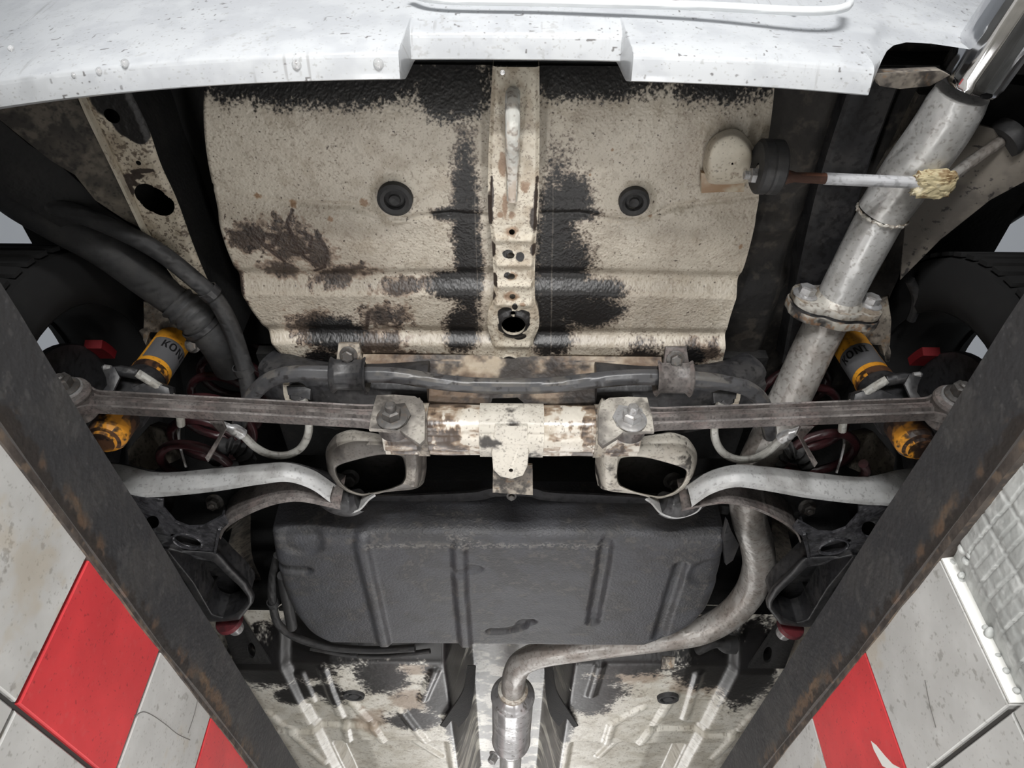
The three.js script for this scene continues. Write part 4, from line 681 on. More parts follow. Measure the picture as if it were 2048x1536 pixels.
  // coil spring
  const sc = at(412, 905, 0.30), coil = []; for (let i = 0; i <= 260; i++) { const a = i / 260 * Math.PI * 2 * 5.2 + (s < 0 ? 0.4 : 2.4); coil.push(V(sc.x + 0.062 * Math.cos(a) * -s, 0.255 + i / 260 * 0.26, sc.z + 0.062 * Math.sin(a))); }
  mesh('coil_spring', tube(coil, 0.0075, { n: 260, seg: 10, smooth: false }), M.spring, car, 'dark red coil spring, ' + word);
  mesh('spring_seat', lathe([[0, 0], [0.07, 0], [0.075, 0.01], [0.075, 0.02], [0, 0.02]], V(sc.x, 0.515, sc.z), V(0, 1, 0)), M.blackSteel, car);
  mesh('spring_wire', tube([at(360, 850, 0.33), at(357, 870, 0.31), at(362, 900, 0.285), at(372, 935, 0.262)], 0.002, { n: 20, seg: 6 }), M.steel, car, 'thin pale cable behind the spring');

  // brake hoses with their fittings
  const h1 = [[274, 746], [300, 762], [330, 783], [352, 802], [360, 830], [362, 850]].map(([a, b], i) => at(a, b, 0.285 - 0.002 * i));
  mesh('brake_hose', tube(h1, 0.0062, { n: 30, seg: 10 }), M.hose, car, 'pale brake hose in front of the shock absorber, ' + word);
  mesh('hose_fitting', tube([[205, 735], [225, 738], [248, 743], [276, 748]].map(([a, b]) => at(a, b, 0.287)), (t) => 0.004 + 0.004 * sm(0.3, 0.6, t) , { n: 20, seg: 8 }), M.blackSteel, car);
  mesh('hose_fitting_tip', lathe([[0, 0], [0.0045, 0.001], [0.0045, 0.01], [0, 0.011]], at(207, 735, 0.285), V(-s * -1, 0, 0.2).multiplyScalar(-1)), M.steel, car);
  mesh('hose_bracket', plate([[205, 740], [230, 735], [240, 755], [232, 772], [225, 786], [203, 785], [214, 770], [212, 755]], TILT(V(-0.5, 0.29, -0.7), V(0.2, -0.6, 1)), 0.003), M.blackSteel, car);
  const h2 = [[478, 862], [492, 876], [512, 895], [540, 909], [570, 911], [597, 900], [613, 878], [618, 850], [612, 815], [604, 790]].map(([a, b], i) => at(a, b, 0.262 + 0.002 * i));
  mesh('brake_hose', tube(h2, 0.0062, { n: 44, seg: 10 }), M.hose, car, 'pale brake hose looping below the link, ' + word);
  mesh('hose_fitting', tube([[445, 850], [460, 856], [474, 862], [486, 870]].map(([a, b]) => at(a, b, 0.262)), (t) => 0.006 + 0.003 * sm(0.3, 0.5, t), { n: 14, seg: 8 }), M.steel, car);
  mesh('hose_bracket', plate([[418, 842], [445, 842], [452, 858], [440, 880], [425, 908], [416, 924], [410, 915], [432, 880], [440, 866]], TILT(V(-0.4, 0.262, -0.75), V(0, -0.8, 0.6)), 0.004), M.armRust, car);
  mesh('hose_union', [plate([[573, 772], [600, 770], [622, 778], [620, 800], [596, 792], [576, 790]], TILT(V(-0.3, 0.28, -0.7), V(0, -0.7, 0.7)), 0.006), hexBolt(at(596, 782, 0.276), V(0, -0.9, 0.3), 0.010, { head: 0.012 })], M.blackSteel, car);
  mesh('hose_union_edge', sweep([[572, 768], [574, 790], [582, 812], [586, 826]].map(([a, b]) => at(a, b, 0.283)), [[-0.004, -0.002], [0.004, -0.002], [0.004, 0.004], [-0.004, 0.004]], { n: 14 }), M.cream, car);
  // wiring boots and dark clutter between spring and bracket
  mesh('cable_boot', tube([[430, 920], [455, 890], [480, 900], [500, 930]].map(([a, b]) => at(a, b, 0.29)), (t) => 0.012 + 0.003 * Math.sin(t * 50), { n: 50, seg: 10 }), M.rubber, car);
  mesh('hub_carrier', plate([[235, 790], [262, 775], [300, 760], [340, 775], [345, 800], [300, 812], [240, 806]], TILT(V(-0.5, 0.27, -0.75), V(0.1, -0.7, 0.7)), 0.02, { bevel: 0.004 }), M.blackSteel, car);
  mesh('bump_box', plate([[300, 850], [345, 862], [345, 925], [310, 940], [260, 935], [255, 900]], TILT(V(-0.5, 0.34, -0.9), V(0, -0.8, 0.6)), 0.03, { bevel: 0.003 }), M.fender, car);
  // dusty body patch and sill beside the tank
  mesh('body_patch', loft([[[450, 1060], [445, 1100], [460, 1140], [500, 1160]].map(([a, b]) => at(a, b, 0.36)), [[500, 1020], [500, 1080], [505, 1120], [520, 1160]].map(([a, b]) => at(a, b, 0.40))], 20, { thick: 0.003 }), M.fender, car);
  MIR = false;
}
// ---- cross member between the brackets
{
  const cm = group('cross_member', car, 'cream cross member between the link brackets');
  const sec = []; for (let i = 0; i < 48; i++) { const a = i / 48 * Math.PI * 2, e = 0.75, gr = 1 - 0.13 * Math.exp(-(((a - 5.2) / 0.16) ** 2)) - 0.13 * Math.exp(-(((a - 4.23) / 0.16) ** 2)); sec.push([gr * 0.037 * Math.sign(Math.cos(a)) * Math.abs(Math.cos(a)) ** e, gr * 0.030 * Math.sign(Math.sin(a)) * Math.abs(Math.sin(a)) ** e]); }
  const c0 = V(0, 0.236, -0.775), pts = []; for (let i = 0; i <= 60; i++) pts.push(V(lerp(-0.18, 0.18, i / 60), c0.y, c0.z));
  // painted with smears that run along the tube: u along x, v round the section
  const smear = dataTex(1024, 256, (u, v) => {
    const x = lerp(-0.19, 0.19, u), n1 = fbm(u, v * 0.35, 14, 5, 551), n2 = fbm(u * 0.5, v * 0.6, 24, 4, 552), n3 = fbm(u, v * 0.4, 120, 3, 553), ax = Math.abs(x);
    let c = mix3([206, 200, 188], [176, 165, 148], sm(0.4, 0.7, n1));
    const d = n2 + 0.3 * (n1 - 0.5) + 0.25 * sm(0.045, 0.09, ax) * sm(0.5, 0.6, n1 + 0.1);
    c = mix3(c, [120, 98, 78], 0.75 * sm(0.5, 0.68, d)); c = mix3(c, [58, 47, 40], 0.8 * sm(0.66, 0.82, d)); c = mix3(c, [60, 52, 46], 0.5 * sm(0.7, 0.8, n3));
    return c;
  }, true, true);
  const glossyTube = new THREE.MeshPhysicalMaterial({ map: smear, roughness: 0.34, clearcoat: 0.5, clearcoatRoughness: 0.2, side: THREE.DoubleSide, bumpMap: dataTex(512, 128, (u, v) => { const q = 255 * fbm(u, v * 0.35, 40, 3, 554); return [q, q, q]; }, false), bumpScale: 0.002 });
  const rowsT = pts.map((p, i) => { const t = i / 60, k = 1 + 0.012 * Math.sin(t * 31) + 0.01 * noise(t * 30, 1, 55); return [...sec, sec[0]].map(([a, b]) => V(p.x, p.y + b * k, p.z - a * k)); });
  const gT = grid(rowsT, { uv: (p) => [(p.x + 0.19) / 0.38, (Math.atan2(p.y - c0.y, p.z - c0.z) / Math.PI + 1) / 2] });
  mesh('tube_section', gT, glossyTube, cm);
  const glossy = M.bracketWhite;
  for (const x of [-0.125, 0.125]) mesh('weld_ring', sweep([V(x - 0.008, c0.y, c0.z), V(x + 0.008, c0.y, c0.z)], sec.map(([a, b]) => [a * 1.05, b * 1.06])), M.creamDirty, cm);
  // saddle and tab in the middle
  mesh('saddle', sweep([V(-0.045, c0.y, c0.z), V(0.045, c0.y, c0.z)], sec.map(([a, b]) => [a * 1.06, b * 1.07]), { n: 8 }), glossy, cm);
  mesh('tab', plate([[990, 850], [1055, 850], [1058, 900], [1056, 930], [1046, 950], [1024, 957], [1000, 952], [986, 938], [983, 905]], TILT(V(0, 0.201, -0.79), V(0, -1, 0.25)), 0.005, { bevel: 0.002, holes: [ellipse(1022, 939, 7, 6)] }), glossy, cm);
  mesh('tongue', plate([[986, 930], [1065, 930], [1066, 990], [985, 985]], TILT(V(0, 0.225, -0.83), V(0, -1, 0.25)), 0.004), M.creamDirty, cm);
  // wall above the tube and the scalloped flange below the wheel well
  const x0 = -0.23, x1 = 0.23, rows = [];
  for (let i = 0; i <= 60; i++) { const row = []; for (let k = 0; k <= 80; k++) { const x = lerp(x0, x1, k / 80), t = i / 60; const z = lerp(-0.735, -0.80, t); let y = lerp(0.392, 0.262, sm(0.05, 0.95, t)); y += 0.010 * sm(0.3, 0.4, t) * sm(0.6, 0.5, t) * sm(0.06, 0.08, Math.abs(x)) * sm(0.17, 0.15, Math.abs(x)); y += 0.003 * (noise(x * 60, t * 6, 56, 3) - 0.5); row.push(V(x, y, z)); } rows.push(row); }
  mesh('closing_panel', grid(rows, { thick: 0.003 }), grime([168, 155, 136], [[[94, 74, 58], 8, 0.48, 0.16, 0.8], [[36, 31, 29], 9, 0.54, 0.12, 0.9]], { rough: 0.55, bump: 0.0015 }), cm, 'brown stained panel over the cross member');
  mesh('tar_patch', plate([[985, 797], [1035, 795], [1050, 808], [1035, 818], [1033, 835], [1026, 828], [1024, 818], [1000, 818], [986, 822], [982, 860], [976, 862], [975, 825]], TILT(V(0, 0.27, -0.745), V(0, -0.72, 1)), 0.002, { bevel: 0.0008 }), M.undercoat, cm, 'black tar patch');
  for (const x of [-0.25, 0.25]) mesh('body_arm', sweep([V(x * 0.5, 0.32, -0.80), V(x * 0.8, 0.318, -0.80), V(x * 1.1, 0.325, -0.80), V(x * 1.35, 0.345, -0.80), V(x * 1.5, 0.37, -0.80)], (t) => { const k = 1 - 0.25 * t; return sec.map(([a, b]) => [a * 1.7 * k, b * 1.5 * k]); }, { n: 30 }), M.blackSteel, cm);
  mesh('cavity_panel', bx(-0.42, 0.42, 0.42, 0.44, -1.06, -0.80), M.undercoat, cm);
}
// ---- anti-roll bar
{
  const ab = group('anti_roll_bar', car, 'dark grey anti-roll bar across the car');
  const P = [[478, 850, 0.30], [492, 812, 0.285], [512, 782, 0.272], [545, 757, 0.266], [590, 747, 0.264], [700, 749, 0.264], [790, 751, 0.263], [870, 763, 0.262], [940, 770, 0.262], [1024, 772, 0.262], [1110, 770, 0.262], [1180, 762, 0.262], [1260, 755, 0.263], [1345, 756, 0.264], [1440, 764, 0.264], [1490, 775, 0.266], [1518, 795, 0.272], [1532, 825, 0.285], [1540, 870, 0.30]];
  mesh('bar', tube(P.map(([a, b, y]) => at(a, b, y)), 0.0112, { n: 120, seg: 16 }), grime([74, 74, 76], [[[104, 100, 94], 12, 0.58, 0.1, 0.6], [[40, 38, 38], 40, 0.66, 0.05, 0.7]], { rough: 0.38, bump: 0.0004 }), ab);
  for (const [px, py, bxp, byp, red] of [[700, 748, 697, 710, 1], [1346, 755, 1351, 718, 0]]) {
    const c = at(px, py, 0.264), R = 0.0195;
    // half ring under the bar, built directly
    const rows = []; for (const x of [-0.0245, -0.021, -0.0175, 0.0175, 0.021, 0.0245]) { const fl = Math.abs(x) > 0.023 ? 0.006 : Math.abs(x) > 0.019 ? 0.0025 : 0, row = [V(c.x + x, c.y + 0.006, c.z + R + fl)]; for (let k = 0; k <= 14; k++) { const a = -k / 14 * Math.PI; row.push(V(c.x + x, c.y + (R + fl) * Math.sin(a), c.z + (R + fl) * Math.cos(a))); } row.push(V(c.x + x, c.y + 0.02, c.z - R - fl)); rows.push(row); }
    mesh('clamp', grid(rows, { thick: 0.0025 }), red ? M.blackSteel : M.armRust, ab);
    mesh('bushing', lathe([[0.012, -0.02], [0.018, -0.02], [0.018, 0.02], [0.012, 0.02]], c, V(1, 0, 0)), M.rubber, ab);
    const bp = at(bxp, byp, 0.276);
    mesh('clamp_tab', plate([[bxp - 20, byp - 24], [bxp + 22, byp - 24], [bxp + 30, byp + 26], [bxp - 26, byp + 26]], TILT(bp.clone().add(V(0, 0.003, 0)), V(0, -0.9, 0.45)), 0.005, { bevel: 0.0015 }), red ? M.creamDirty : M.armRust, ab);
    mesh('bolt', hexBolt(bp.clone(), V(0, -0.9, 0.45), 0.0085, { head: 0.008 }), M.oldBolt, ab);
  }
}
// ---------------------------------------------------------------- tank, pipes, exhaust, front floor
{ // fuel tank: pressed lower half with ribs
  const x0 = -0.43, x1 = 0.43, z0 = -1.5, z1 = -0.9, YT = 0.222;
  const ribsUp = lines([[[722, 1090], [745, 1180], [770, 1290]], [[918, 1100], [922, 1180], [932, 1295]]], YT), ribsIn = lines([[[1213, 1100], [1200, 1170], [1186, 1245]], [[1362, 1135], [1340, 1200], [1318, 1275]], [[985, 1263], [1010, 1262], [1040, 1256], [1050, 1244], [1060, 1244]], [[560, 1140], [610, 1142]]], YT);
  const dent = spots([[935, 1140, 36, 9], [600, 1095, 50, 22], [1430, 1150, 60, 30]], YT);
  const L = [[990, 528], [1050, 533], [1100, 541], [1160, 556], [1215, 576], [1250, 598], [1275, 625], [1292, 665]], R = [[990, 1460], [1050, 1458], [1130, 1449], [1165, 1440], [1200, 1428], [1235, 1408], [1262, 1375], [1292, 1300]];
  const tl = curve(L.map(([py, px]) => at(px, py, YT)), 60).map((p) => [-p.z, p.x]), tr = curve(R.map(([py, px]) => at(px, py, YT)), 60).map((p) => [-p.z, p.x]);
  const zr = 1.045, zf = -at(1024, 1293, YT).z, rows = [];
  const hgt = (x, z) => { let y = YT + 0.006 * sm(zr + 0.12, zr, -z); y -= 0.009 * sm(0.016, 0.006, ribsUp(x, z)); y += 0.010 * sm(0.014, 0.007, ribsIn(x, z)); y += 0.005 * sm(0, 0.3, dent(x, z)); y += 0.002 * (noise(x * 16, z * 16, 81, 3) - 0.5); return y; };
  const NX = 170, NZ = 110, wall = 0.12, fl = 0.022;
  const zz = [[zr - 0.004, wall], [zr - 0.002, 0.06], [zr, 0.03]]; for (let k = 1; k < 6; k++) { const a = k / 6 * Math.PI / 2; zz.push([zr + 0.03 * (1 - Math.cos(a)), 0.03 * (1 - Math.sin(a))]); }
  for (let i = 0; i <= NZ; i++) zz.push([lerp(zr + 0.03, zf - 0.015, i / NZ), 0]);
  for (let k = 1; k <= 5; k++) { const a = k / 5 * Math.PI / 2; zz.push([zf - 0.015 + 0.015 * Math.sin(a), 0.015 * (1 - Math.cos(a))]); } zz.push([zf, wall]);
  for (const [d, rise] of zz) {
    const xl = table(tl, d), xr = table(tr, d), row = [], put = (x, up) => { const q = Math.max(rise, up); row.push(V(x, hgt(x, -d) + q, -d)); };
    put(xl, wall); for (let k = 0; k < 5; k++) { const a = (1 - k / 5) * Math.PI / 2; put(xl + fl * (1 - Math.sin(a)), fl * (1 - Math.cos(a))); }
    for (let k = 0; k <= NX; k++) put(lerp(xl + fl, xr - fl, k / NX), 0);
    for (let k = 1; k <= 5; k++) { const a = k / 5 * Math.PI / 2; put(xr - fl + fl * Math.sin(a), fl * (1 - Math.cos(a))); } put(xr, wall);
    rows.push(row);
  }
  const scuff = lines([[[735, 1096], [820, 1094], [960, 1094], [1100, 1094], [1210, 1096]], [[960, 1090], [900, 1080]]], YT);
  const mat = planMat(x0, x1, z0, z1, 1024, 640, (x, z) => {
    const a = noise(x * 20, z * 20, 82, 4), b = noise(x * 90, z * 90, 83, 3), g = noise(x * 330, z * 330, 84, 2);
    let c = mix3([58, 59, 63], [50, 50, 52], sm(0.4, 0.65, a)); c = mix3(c, [84, 81, 76], 0.5 * sm(0.56, 0.7, b) * sm(0.45, 0.6, a)); c = mix3(c, [48, 48, 50], 0.5 * sm(0.62, 0.7, g));
    c = mix3(c, [146, 142, 134], 0.45 * sm(0.012, 0.001, scuff(x, z) + 0.016 * (b - 0.5)) * sm(0.42, 0.6, g));
    return c;
  }, { rough: 0.52, coat: 0, bump: (x, z) => 0.75 * noise(x * 400, z * 400, 85, 2) + 0.25 * noise(x * 60, z * 60, 86, 3), bumpScale: 0.0008 });
  const g = grid(rows, { uv: (p) => [(p.x - x0) / (x1 - x0), (p.z + (p.z > -1.1 ? p.y - YT : 0) - z0) / (z1 - z0)] });
  const tank = mesh('fuel_tank', g, mat, car, 'dark grey pressed steel fuel tank');
  mesh('rear_flange', sweep([[560, 1010], [700, 1002], [860, 996], [960, 990], [985, 984], [1065, 984], [1085, 990], [1200, 997], [1340, 1006], [1460, 1020]].map(([a, b]) => at(a, b, 0.305)), [[-0.012, -0.002], [0.012, -0.002], [0.012, 0.002], [-0.012, 0.002]], { n: 60 }), M.blackSteel, tank);
  mesh('flange_bolt', hexBolt(at(1023, 992, 0.30), V(0, -1, 0.3), 0.006, { head: 0.005 }), M.oldBolt, tank);
  mesh('side_ear', plate([[1455, 1040], [1462, 1060], [1478, 1090], [1466, 1120], [1452, 1130], [1446, 1080]], TILT(V(0.4, 0.25, -1.1), V(0.4, -1, 0)), 0.006), M.blackSteel, tank);
  // hoses along the tank
  mesh('fuel_hose', tube([[556, 1110], [545, 1160], [546, 1210], [560, 1252], [600, 1278], [660, 1294], [740, 1300], [830, 1296]].map(([a, b]) => at(a, b, 0.262)), 0.0085, { n: 70, seg: 10 }), M.rubber, car, 'black fuel hose round the tank corner');
  mesh('fuel_hose', tube([[566, 1150], [572, 1190], [580, 1230], [584, 1254]].map(([a, b]) => at(a, b, 0.25)), 0.011, { n: 30, seg: 10 }), M.rubber, car, 'short thick black hose beside the tank');
  mesh('hose_clip', lathe([[0.0095, -0.006], [0.0115, -0.006], [0.0115, 0.006], [0.0095, 0.006]], at(546, 1206, 0.262), V(0.05, 0, -1)), M.rubber, car);
  mesh('vent_pipe', tube([[620, 1296], [700, 1310], [770, 1312], [860, 1302]].map(([a, b]) => at(a, b, 0.27)), 0.006, { n: 40, seg: 8 }), M.rubber, car);
  mesh('pipe_clip', [bx(-0.026, -0.012, -0.012, 0.004, -0.006, 0.006)].map((q) => { const p = at(710, 1303, 0.262); q.translate(p.x + 0.018, p.y, p.z); return q; }), M.blackSteel, car);
}
{ // fuel filler neck and breather
  const f = group('filler_hose', car, 'thick black fuel filler hose with its thin breather');
  mesh('filler_neck', tube([[-60, 300, 0.48], [20, 385, 0.45], [110, 440, 0.43], [210, 495, 0.415], [300, 560, 0.41], [370, 610, 0.405]].map(([a, b, y]) => at(a, b, y)), 0.029, { n: 60, seg: 20 }), M.rubber, f);
  mesh('rubber_sleeve', tube([[355, 600, 0.405], [400, 640, 0.395], [440, 685, 0.39], [465, 730, 0.40]].map(([a, b, y]) => at(a, b, y)), (t) => 0.031 + 0.0018 * Math.sin(t * 60) * sm(0.6, 0.2, t), { n: 60, seg: 20 }), M.rubber, f);
  mesh('breather', tube([[60, 398, 0.42], [150, 425, 0.405], [250, 466, 0.39], [320, 505, 0.378], [380, 552, 0.37], [430, 598, 0.366], [460, 650, 0.362], [480, 705, 0.355], [492, 750, 0.345], [500, 800, 0.335]].map(([a, b, y]) => at(a, b, y)), 0.0125, { n: 80, seg: 14 }), M.rubber, f);
  const ring = (px, py, y, r, w, dir, m, nm) => mesh(nm, lathe([[r, -w], [r + 0.002, -w], [r + 0.002, w], [r, w]], at(px, py, y), dir, 28), m, f);
  ring(405, 645, 0.394, 0.0325, 0.004, V(0.5, 0, -1), M.blackSteel, 'hose_clamp'); ring(420, 585, 0.367, 0.013, 0.006, V(0.5, 0, -1), M.blackSteel, 'hose_clamp'); ring(487, 738, 0.349, 0.0135, 0.006, V(0.15, -0.1, -1), M.rubber, 'hose_clamp');
  mesh('bolt', hexBolt(at(386, 690, 0.37), V(0, -1, 0.6), 0.0085, { head: 0.006 }), M.oldBolt, f);
}
{ // exhaust
  const ex = group('exhaust', car, 'silver exhaust pipe running past the tank to a chrome tip');
  const tail = [[1925, 185, 0.385], [1880, 262, 0.39], [1820, 345, 0.39], [1765, 425, 0.39]].map(([a, b, y]) => at(a, b, y));
  mesh('tail_section', tube(tail, (t) => 0.0325 + 0.0022 * Math.sin(t * Math.PI) - 0.002 * sm(0.12, 0, t), { n: 40, seg: 32 }), M.exhaust, ex);
  const tipA = at(1932, 172, 0.384), tipB = at(2085, -50, 0.386);
  const td = tipB.clone().sub(tipA), tL = td.length();
  mesh('chrome_tip', lathe([[0.032, tL - 0.05], [0.032, 0.05], [0.031, 0.004], [0.0335, 0.0], [0.0362, 0.004], [0.037, 0.012], [0.037, tL - 0.006], [0.0355, tL], [0.032, tL - 0.006], [0.032, tL - 0.05]], tipA, td, 48), M.chrome, ex, 'polished chrome tailpipe tip');
  const wp = at(1765, 427, 0.39), wd = at(1725, 500, 0.39).sub(wp);
  mesh('weld_bead', tube((() => { const r = [], u = V(0, 1, 0), n = wd.clone().normalize(), s = n.clone().cross(u).normalize(), w = s.clone().cross(n); for (let i = 0; i <= 40; i++) { const a = i / 40 * Math.PI * 2; r.push(wp.clone().addScaledVector(s, 0.0322 * Math.cos(a)).addScaledVector(w, 0.0322 * Math.sin(a)).addScaledVector(n, 0.001 * Math.sin(i * 2.1))); } return r; })(), (t) => 0.0024 + 0.0008 * Math.sin(t * 160), { n: 90, seg: 8, cap: false }), M.flange, ex);
  const mid = [[1765, 427, 0.39], [1722, 508, 0.389], [1690, 570, 0.387], [1672, 606, 0.385]].map(([a, b, y]) => at(a, b, y));
  mesh('rear_pipe', tube(mid, 0.0305, { n: 24, seg: 32 }), M.exhaust, ex);
  // flange pair
  const fc = at(1668, 612, 0.385), fd = at(1680, 588, 0.386).sub(at(1640, 668, 0.378)).normalize();
  const e1 = V(1, 0, 0.25); e1.sub(fd.clone().multiplyScalar(e1.dot(fd))).normalize(); const e2 = fd.clone().cross(e1).normalize();
  const loz = (k) => { const r = []; for (let i = 0; i < 40; i++) { const a = i / 40 * Math.PI * 2, c = Math.cos(a), q = Math.sin(a); const rr = Math.max(0.0415, 0.064 * Math.abs(c) ** 1.5 + 0.018 * Math.abs(q)); r.push([rr * c * k, rr * q * k]); } return r; };
  const lozG = (k, off, th, m, nm) => { const sh = new THREE.Shape(loz(k).map((q) => new THREE.Vector2(...q))); const g = new THREE.ExtrudeGeometry(sh, { depth: th, bevelEnabled: true, bevelSize: 0.0012, bevelThickness: 0.0012, bevelOffset: -0.0012, bevelSegments: 2 }); g.applyMatrix4(new THREE.Matrix4().makeBasis(e1, e2, fd).setPosition(fc.clone().addScaledVector(fd, off))); return mesh(nm, toCreasedNormals(g, 0.5), m, ex); };
  lozG(1, 0.002, 0.008, M.flange, 'flange'); lozG(0.97, -0.003, 0.005, M.blackSteel, 'gasket'); lozG(1.03, -0.015, 0.011, M.rustyFlange, 'flange');
  for (const k of [-1, 1]) mesh('bolt', hexBolt(fc.clone().addScaledVector(e1, k * 0.0485).addScaledVector(fd, 0.011), fd, 0.0125, { head: 0.010 }), M.steel, ex, 'bright hexagon bolt');
  mesh('weld_collar', lathe([[0.030, 0.010], [0.037, 0.010], [0.034, 0.016], [0.0305, 0.021]], fc, fd, 32), M.flange, ex);
  const low = [[1662, 628, 0.383], [1630, 690, 0.372], [1590, 775, 0.345], [1548, 860, 0.318], [1514, 930, 0.302], [1496, 980, 0.295], [1498, 1035, 0.292], [1514, 1090, 0.290], [1517, 1135, 0.286], [1496, 1190, 0.278], [1452, 1236, 0.268], [1400, 1262, 0.262], [1330, 1274, 0.258], [1250, 1284, 0.256], [1160, 1296, 0.256], [1085, 1308, 0.258], [1046, 1324, 0.262], [1030, 1348, 0.268], [1026, 1384, 0.272]];
  mesh('main_pipe', tube(low.map(([a, b, y]) => at(a, b, y)), (t) => lerp(0.0308, 0.0285, sm(0.4, 0.6, t)), { n: 150, seg: 28 }), M.exhaustOld, ex);
  // resonator
  const ra = at(1026, 1380, 0.272), rb = at(1022, 1490, 0.272), rd = rb.clone().sub(ra), RL = rd.length();
  mesh('resonator', lathe([[0, 0], [0.034, 0.0], [0.036, 0.01], [0.048, 0.025], [0.053, 0.03], [0.055, 0.034], [0.053, 0.04], [0.052, 0.05], [0.052, RL - 0.05], [0.054, RL - 0.044], [0.053, RL - 0.034], [0.036, RL - 0.012], [0.028, RL], [0, RL]], ra, rd, 40), grime([190, 189, 190], [[[130, 128, 128], 8, 0.55, 0.12, 0.6], [[90, 84, 80], 40, 0.7, 0.05, 0.6]], { rough: 0.3, metal: 0.5, bump: 0.0012, bumpCells: 16 }), ex, 'bright dented resonator can');
  mesh('inlet_collar', lathe([[0.029, -0.006], [0.037, -0.004], [0.037, 0.006], [0.029, 0.008]], ra, rd, 28), M.flange, ex);
  const fp = [rb, at(1021, 1520, 0.272), at(1020, 1570, 0.272), at(1020, 1640, 0.272)];
  mesh('front_pipe', tube(fp, (t) => 0.026 + 0.006 * sm(0.25, 0.2, Math.abs(t - 0.3)), { n: 40, seg: 24 }), M.exhaust, ex);
  mesh('flange_bolt', hexBolt(at(990, 1510, 0.255), V(-0.5, -1, 0.2), 0.012, { head: 0.02 }), M.steel, ex);
  // hanger: rod, rubber ring, bracket
  const hg = group('exhaust_hanger', car, 'rubber ring and pale rod that carry the tailpipe');
  const yr = 0.347, rA = at(1488, 350, yr), rE = at(1890, 368, yr), D = rE.clone().sub(rA), DL = D.length(); D.normalize();
  const along = (px, py) => at(px, py, yr).sub(rA).dot(D);
  mesh('rod', lathe([[0, along(1650, 357)], [0.0072, along(1650, 357)], [0.0072, DL], [0, DL]], rA, D, 18), M.rod, hg);
  mesh('rusty_rod', lathe([[0, along(1560, 353)], [0.006, along(1560, 353)], [0.0085, along(1575, 354)], [0.006, along(1590, 354)], [0.0066, along(1652, 357)], [0, along(1652, 357)]], rA, D, 18), M.rodRust, hg, 'rusty length of the rod');
  const th = []; for (let i = 0; i <= 20; i++) th.push([0.0048 + (i % 2 ? 0.0006 : 0), i / 20 * along(1512, 351)]);
  mesh('threaded_end', lathe([[0, 0], ...th, [0, along(1512, 351)]], rA, D, 14), M.steel, hg);
  mesh('nut', hexBolt(rA.clone().addScaledVector(D, along(1517, 352)), D.clone().multiplyScalar(-1), 0.0095, { head: 0.007, washer: 0.013 }), M.steel, hg);
  const dc = at(1537, 334, yr + 0.006);
  mesh('rubber_ring', lathe([[0.004, -0.013], [0.012, -0.015], [0.028, -0.015], [0.032, -0.012], [0.0325, -0.003], [0.031, 0], [0.0325, 0.003], [0.032, 0.012], [0.028, 0.015], [0.012, 0.015], [0.004, 0.013]], dc, D, 40), M.rubber, hg, 'round black rubber mount');
  for (const o of [along(1522, 352), along(1557, 353)]) mesh('washer', lathe([[0, -0.001], [0.0165, -0.001], [0.0165, 0.001], [0, 0.001]], rA.clone().addScaledVector(D, o), D, 24), M.steel, hg);
  const tpts = [[1410, 300], [1430, 270], [1470, 258], [1505, 290], [1512, 330], [1505, 362], [1440, 372], [1412, 366]];
  mesh('hanger_bracket', loft([tpts.map(([a, b]) => at(a, b, 0.398)), tpts.map(([a, b]) => at(lerp(a, 1462, 0.08), lerp(b, 325, 0.08), 0.385)), tpts.map(([a, b]) => at(lerp(a, 1465, 0.22), lerp(b, 328, 0.22), 0.372)), tpts.map(([a, b]) => at(lerp(a, 1465, 0.96), lerp(b, 328, 0.96), 0.369))], 50, { closed: true, across: 14 }), M.cream, hg, 'cream pressed bracket with rust at its foot');
  mesh('bracket_foot', plate([[1402, 345], [1440, 350], [1490, 362], [1488, 384], [1440, 384], [1402, 386]], HY(0.388), 0.006), grime([178, 168, 150], [[[128, 94, 64], 10, 0.54, 0.14, 0.7]], { rough: 0.5 }), hg);
  const w = [], wc = at(1866, 368, yr - 0.001); { const q = new THREE.SphereGeometry(1, 48, 32), ps = q.attributes.position; for (let i = 0; i < ps.count; i++) { const p = V(0, 0, 0).fromBufferAttribute(ps, i), k = (c) => Math.sign(c) * Math.abs(c) ** 0.6, n = 0.8 + 0.5 * noise(p.x * 4 + 9, p.y * 4 + p.z * 9 + 9, 71, 3); ps.setXYZ(i, wc.x + 0.024 * k(p.x) * n, wc.y + 0.009 * k(p.y) * n, wc.z + 0.017 * k(p.z) * n); } q.computeVertexNormals(); w.push(q); }
  mesh('weld_lump', w, M.weld, hg, 'lumpy yellowish weld');
  mesh('second_rod', tube([[1885, 368, 0.352], [1905, 352, 0.372], [1950, 318, 0.40], [2000, 284, 0.42]].map(([a, b, y]) => at(a, b, y)), 0.0075, { n: 24, seg: 12 }), M.exhaustOld, hg);
  mesh('rubber_ring', lathe([[0, -0.006], [0.024, -0.006], [0.026, 0], [0.024, 0.012], [0, 0.012]], at(2010, 278, 0.425), V(0.6, 0.3, 0.5), 28), M.rubber, hg);
}
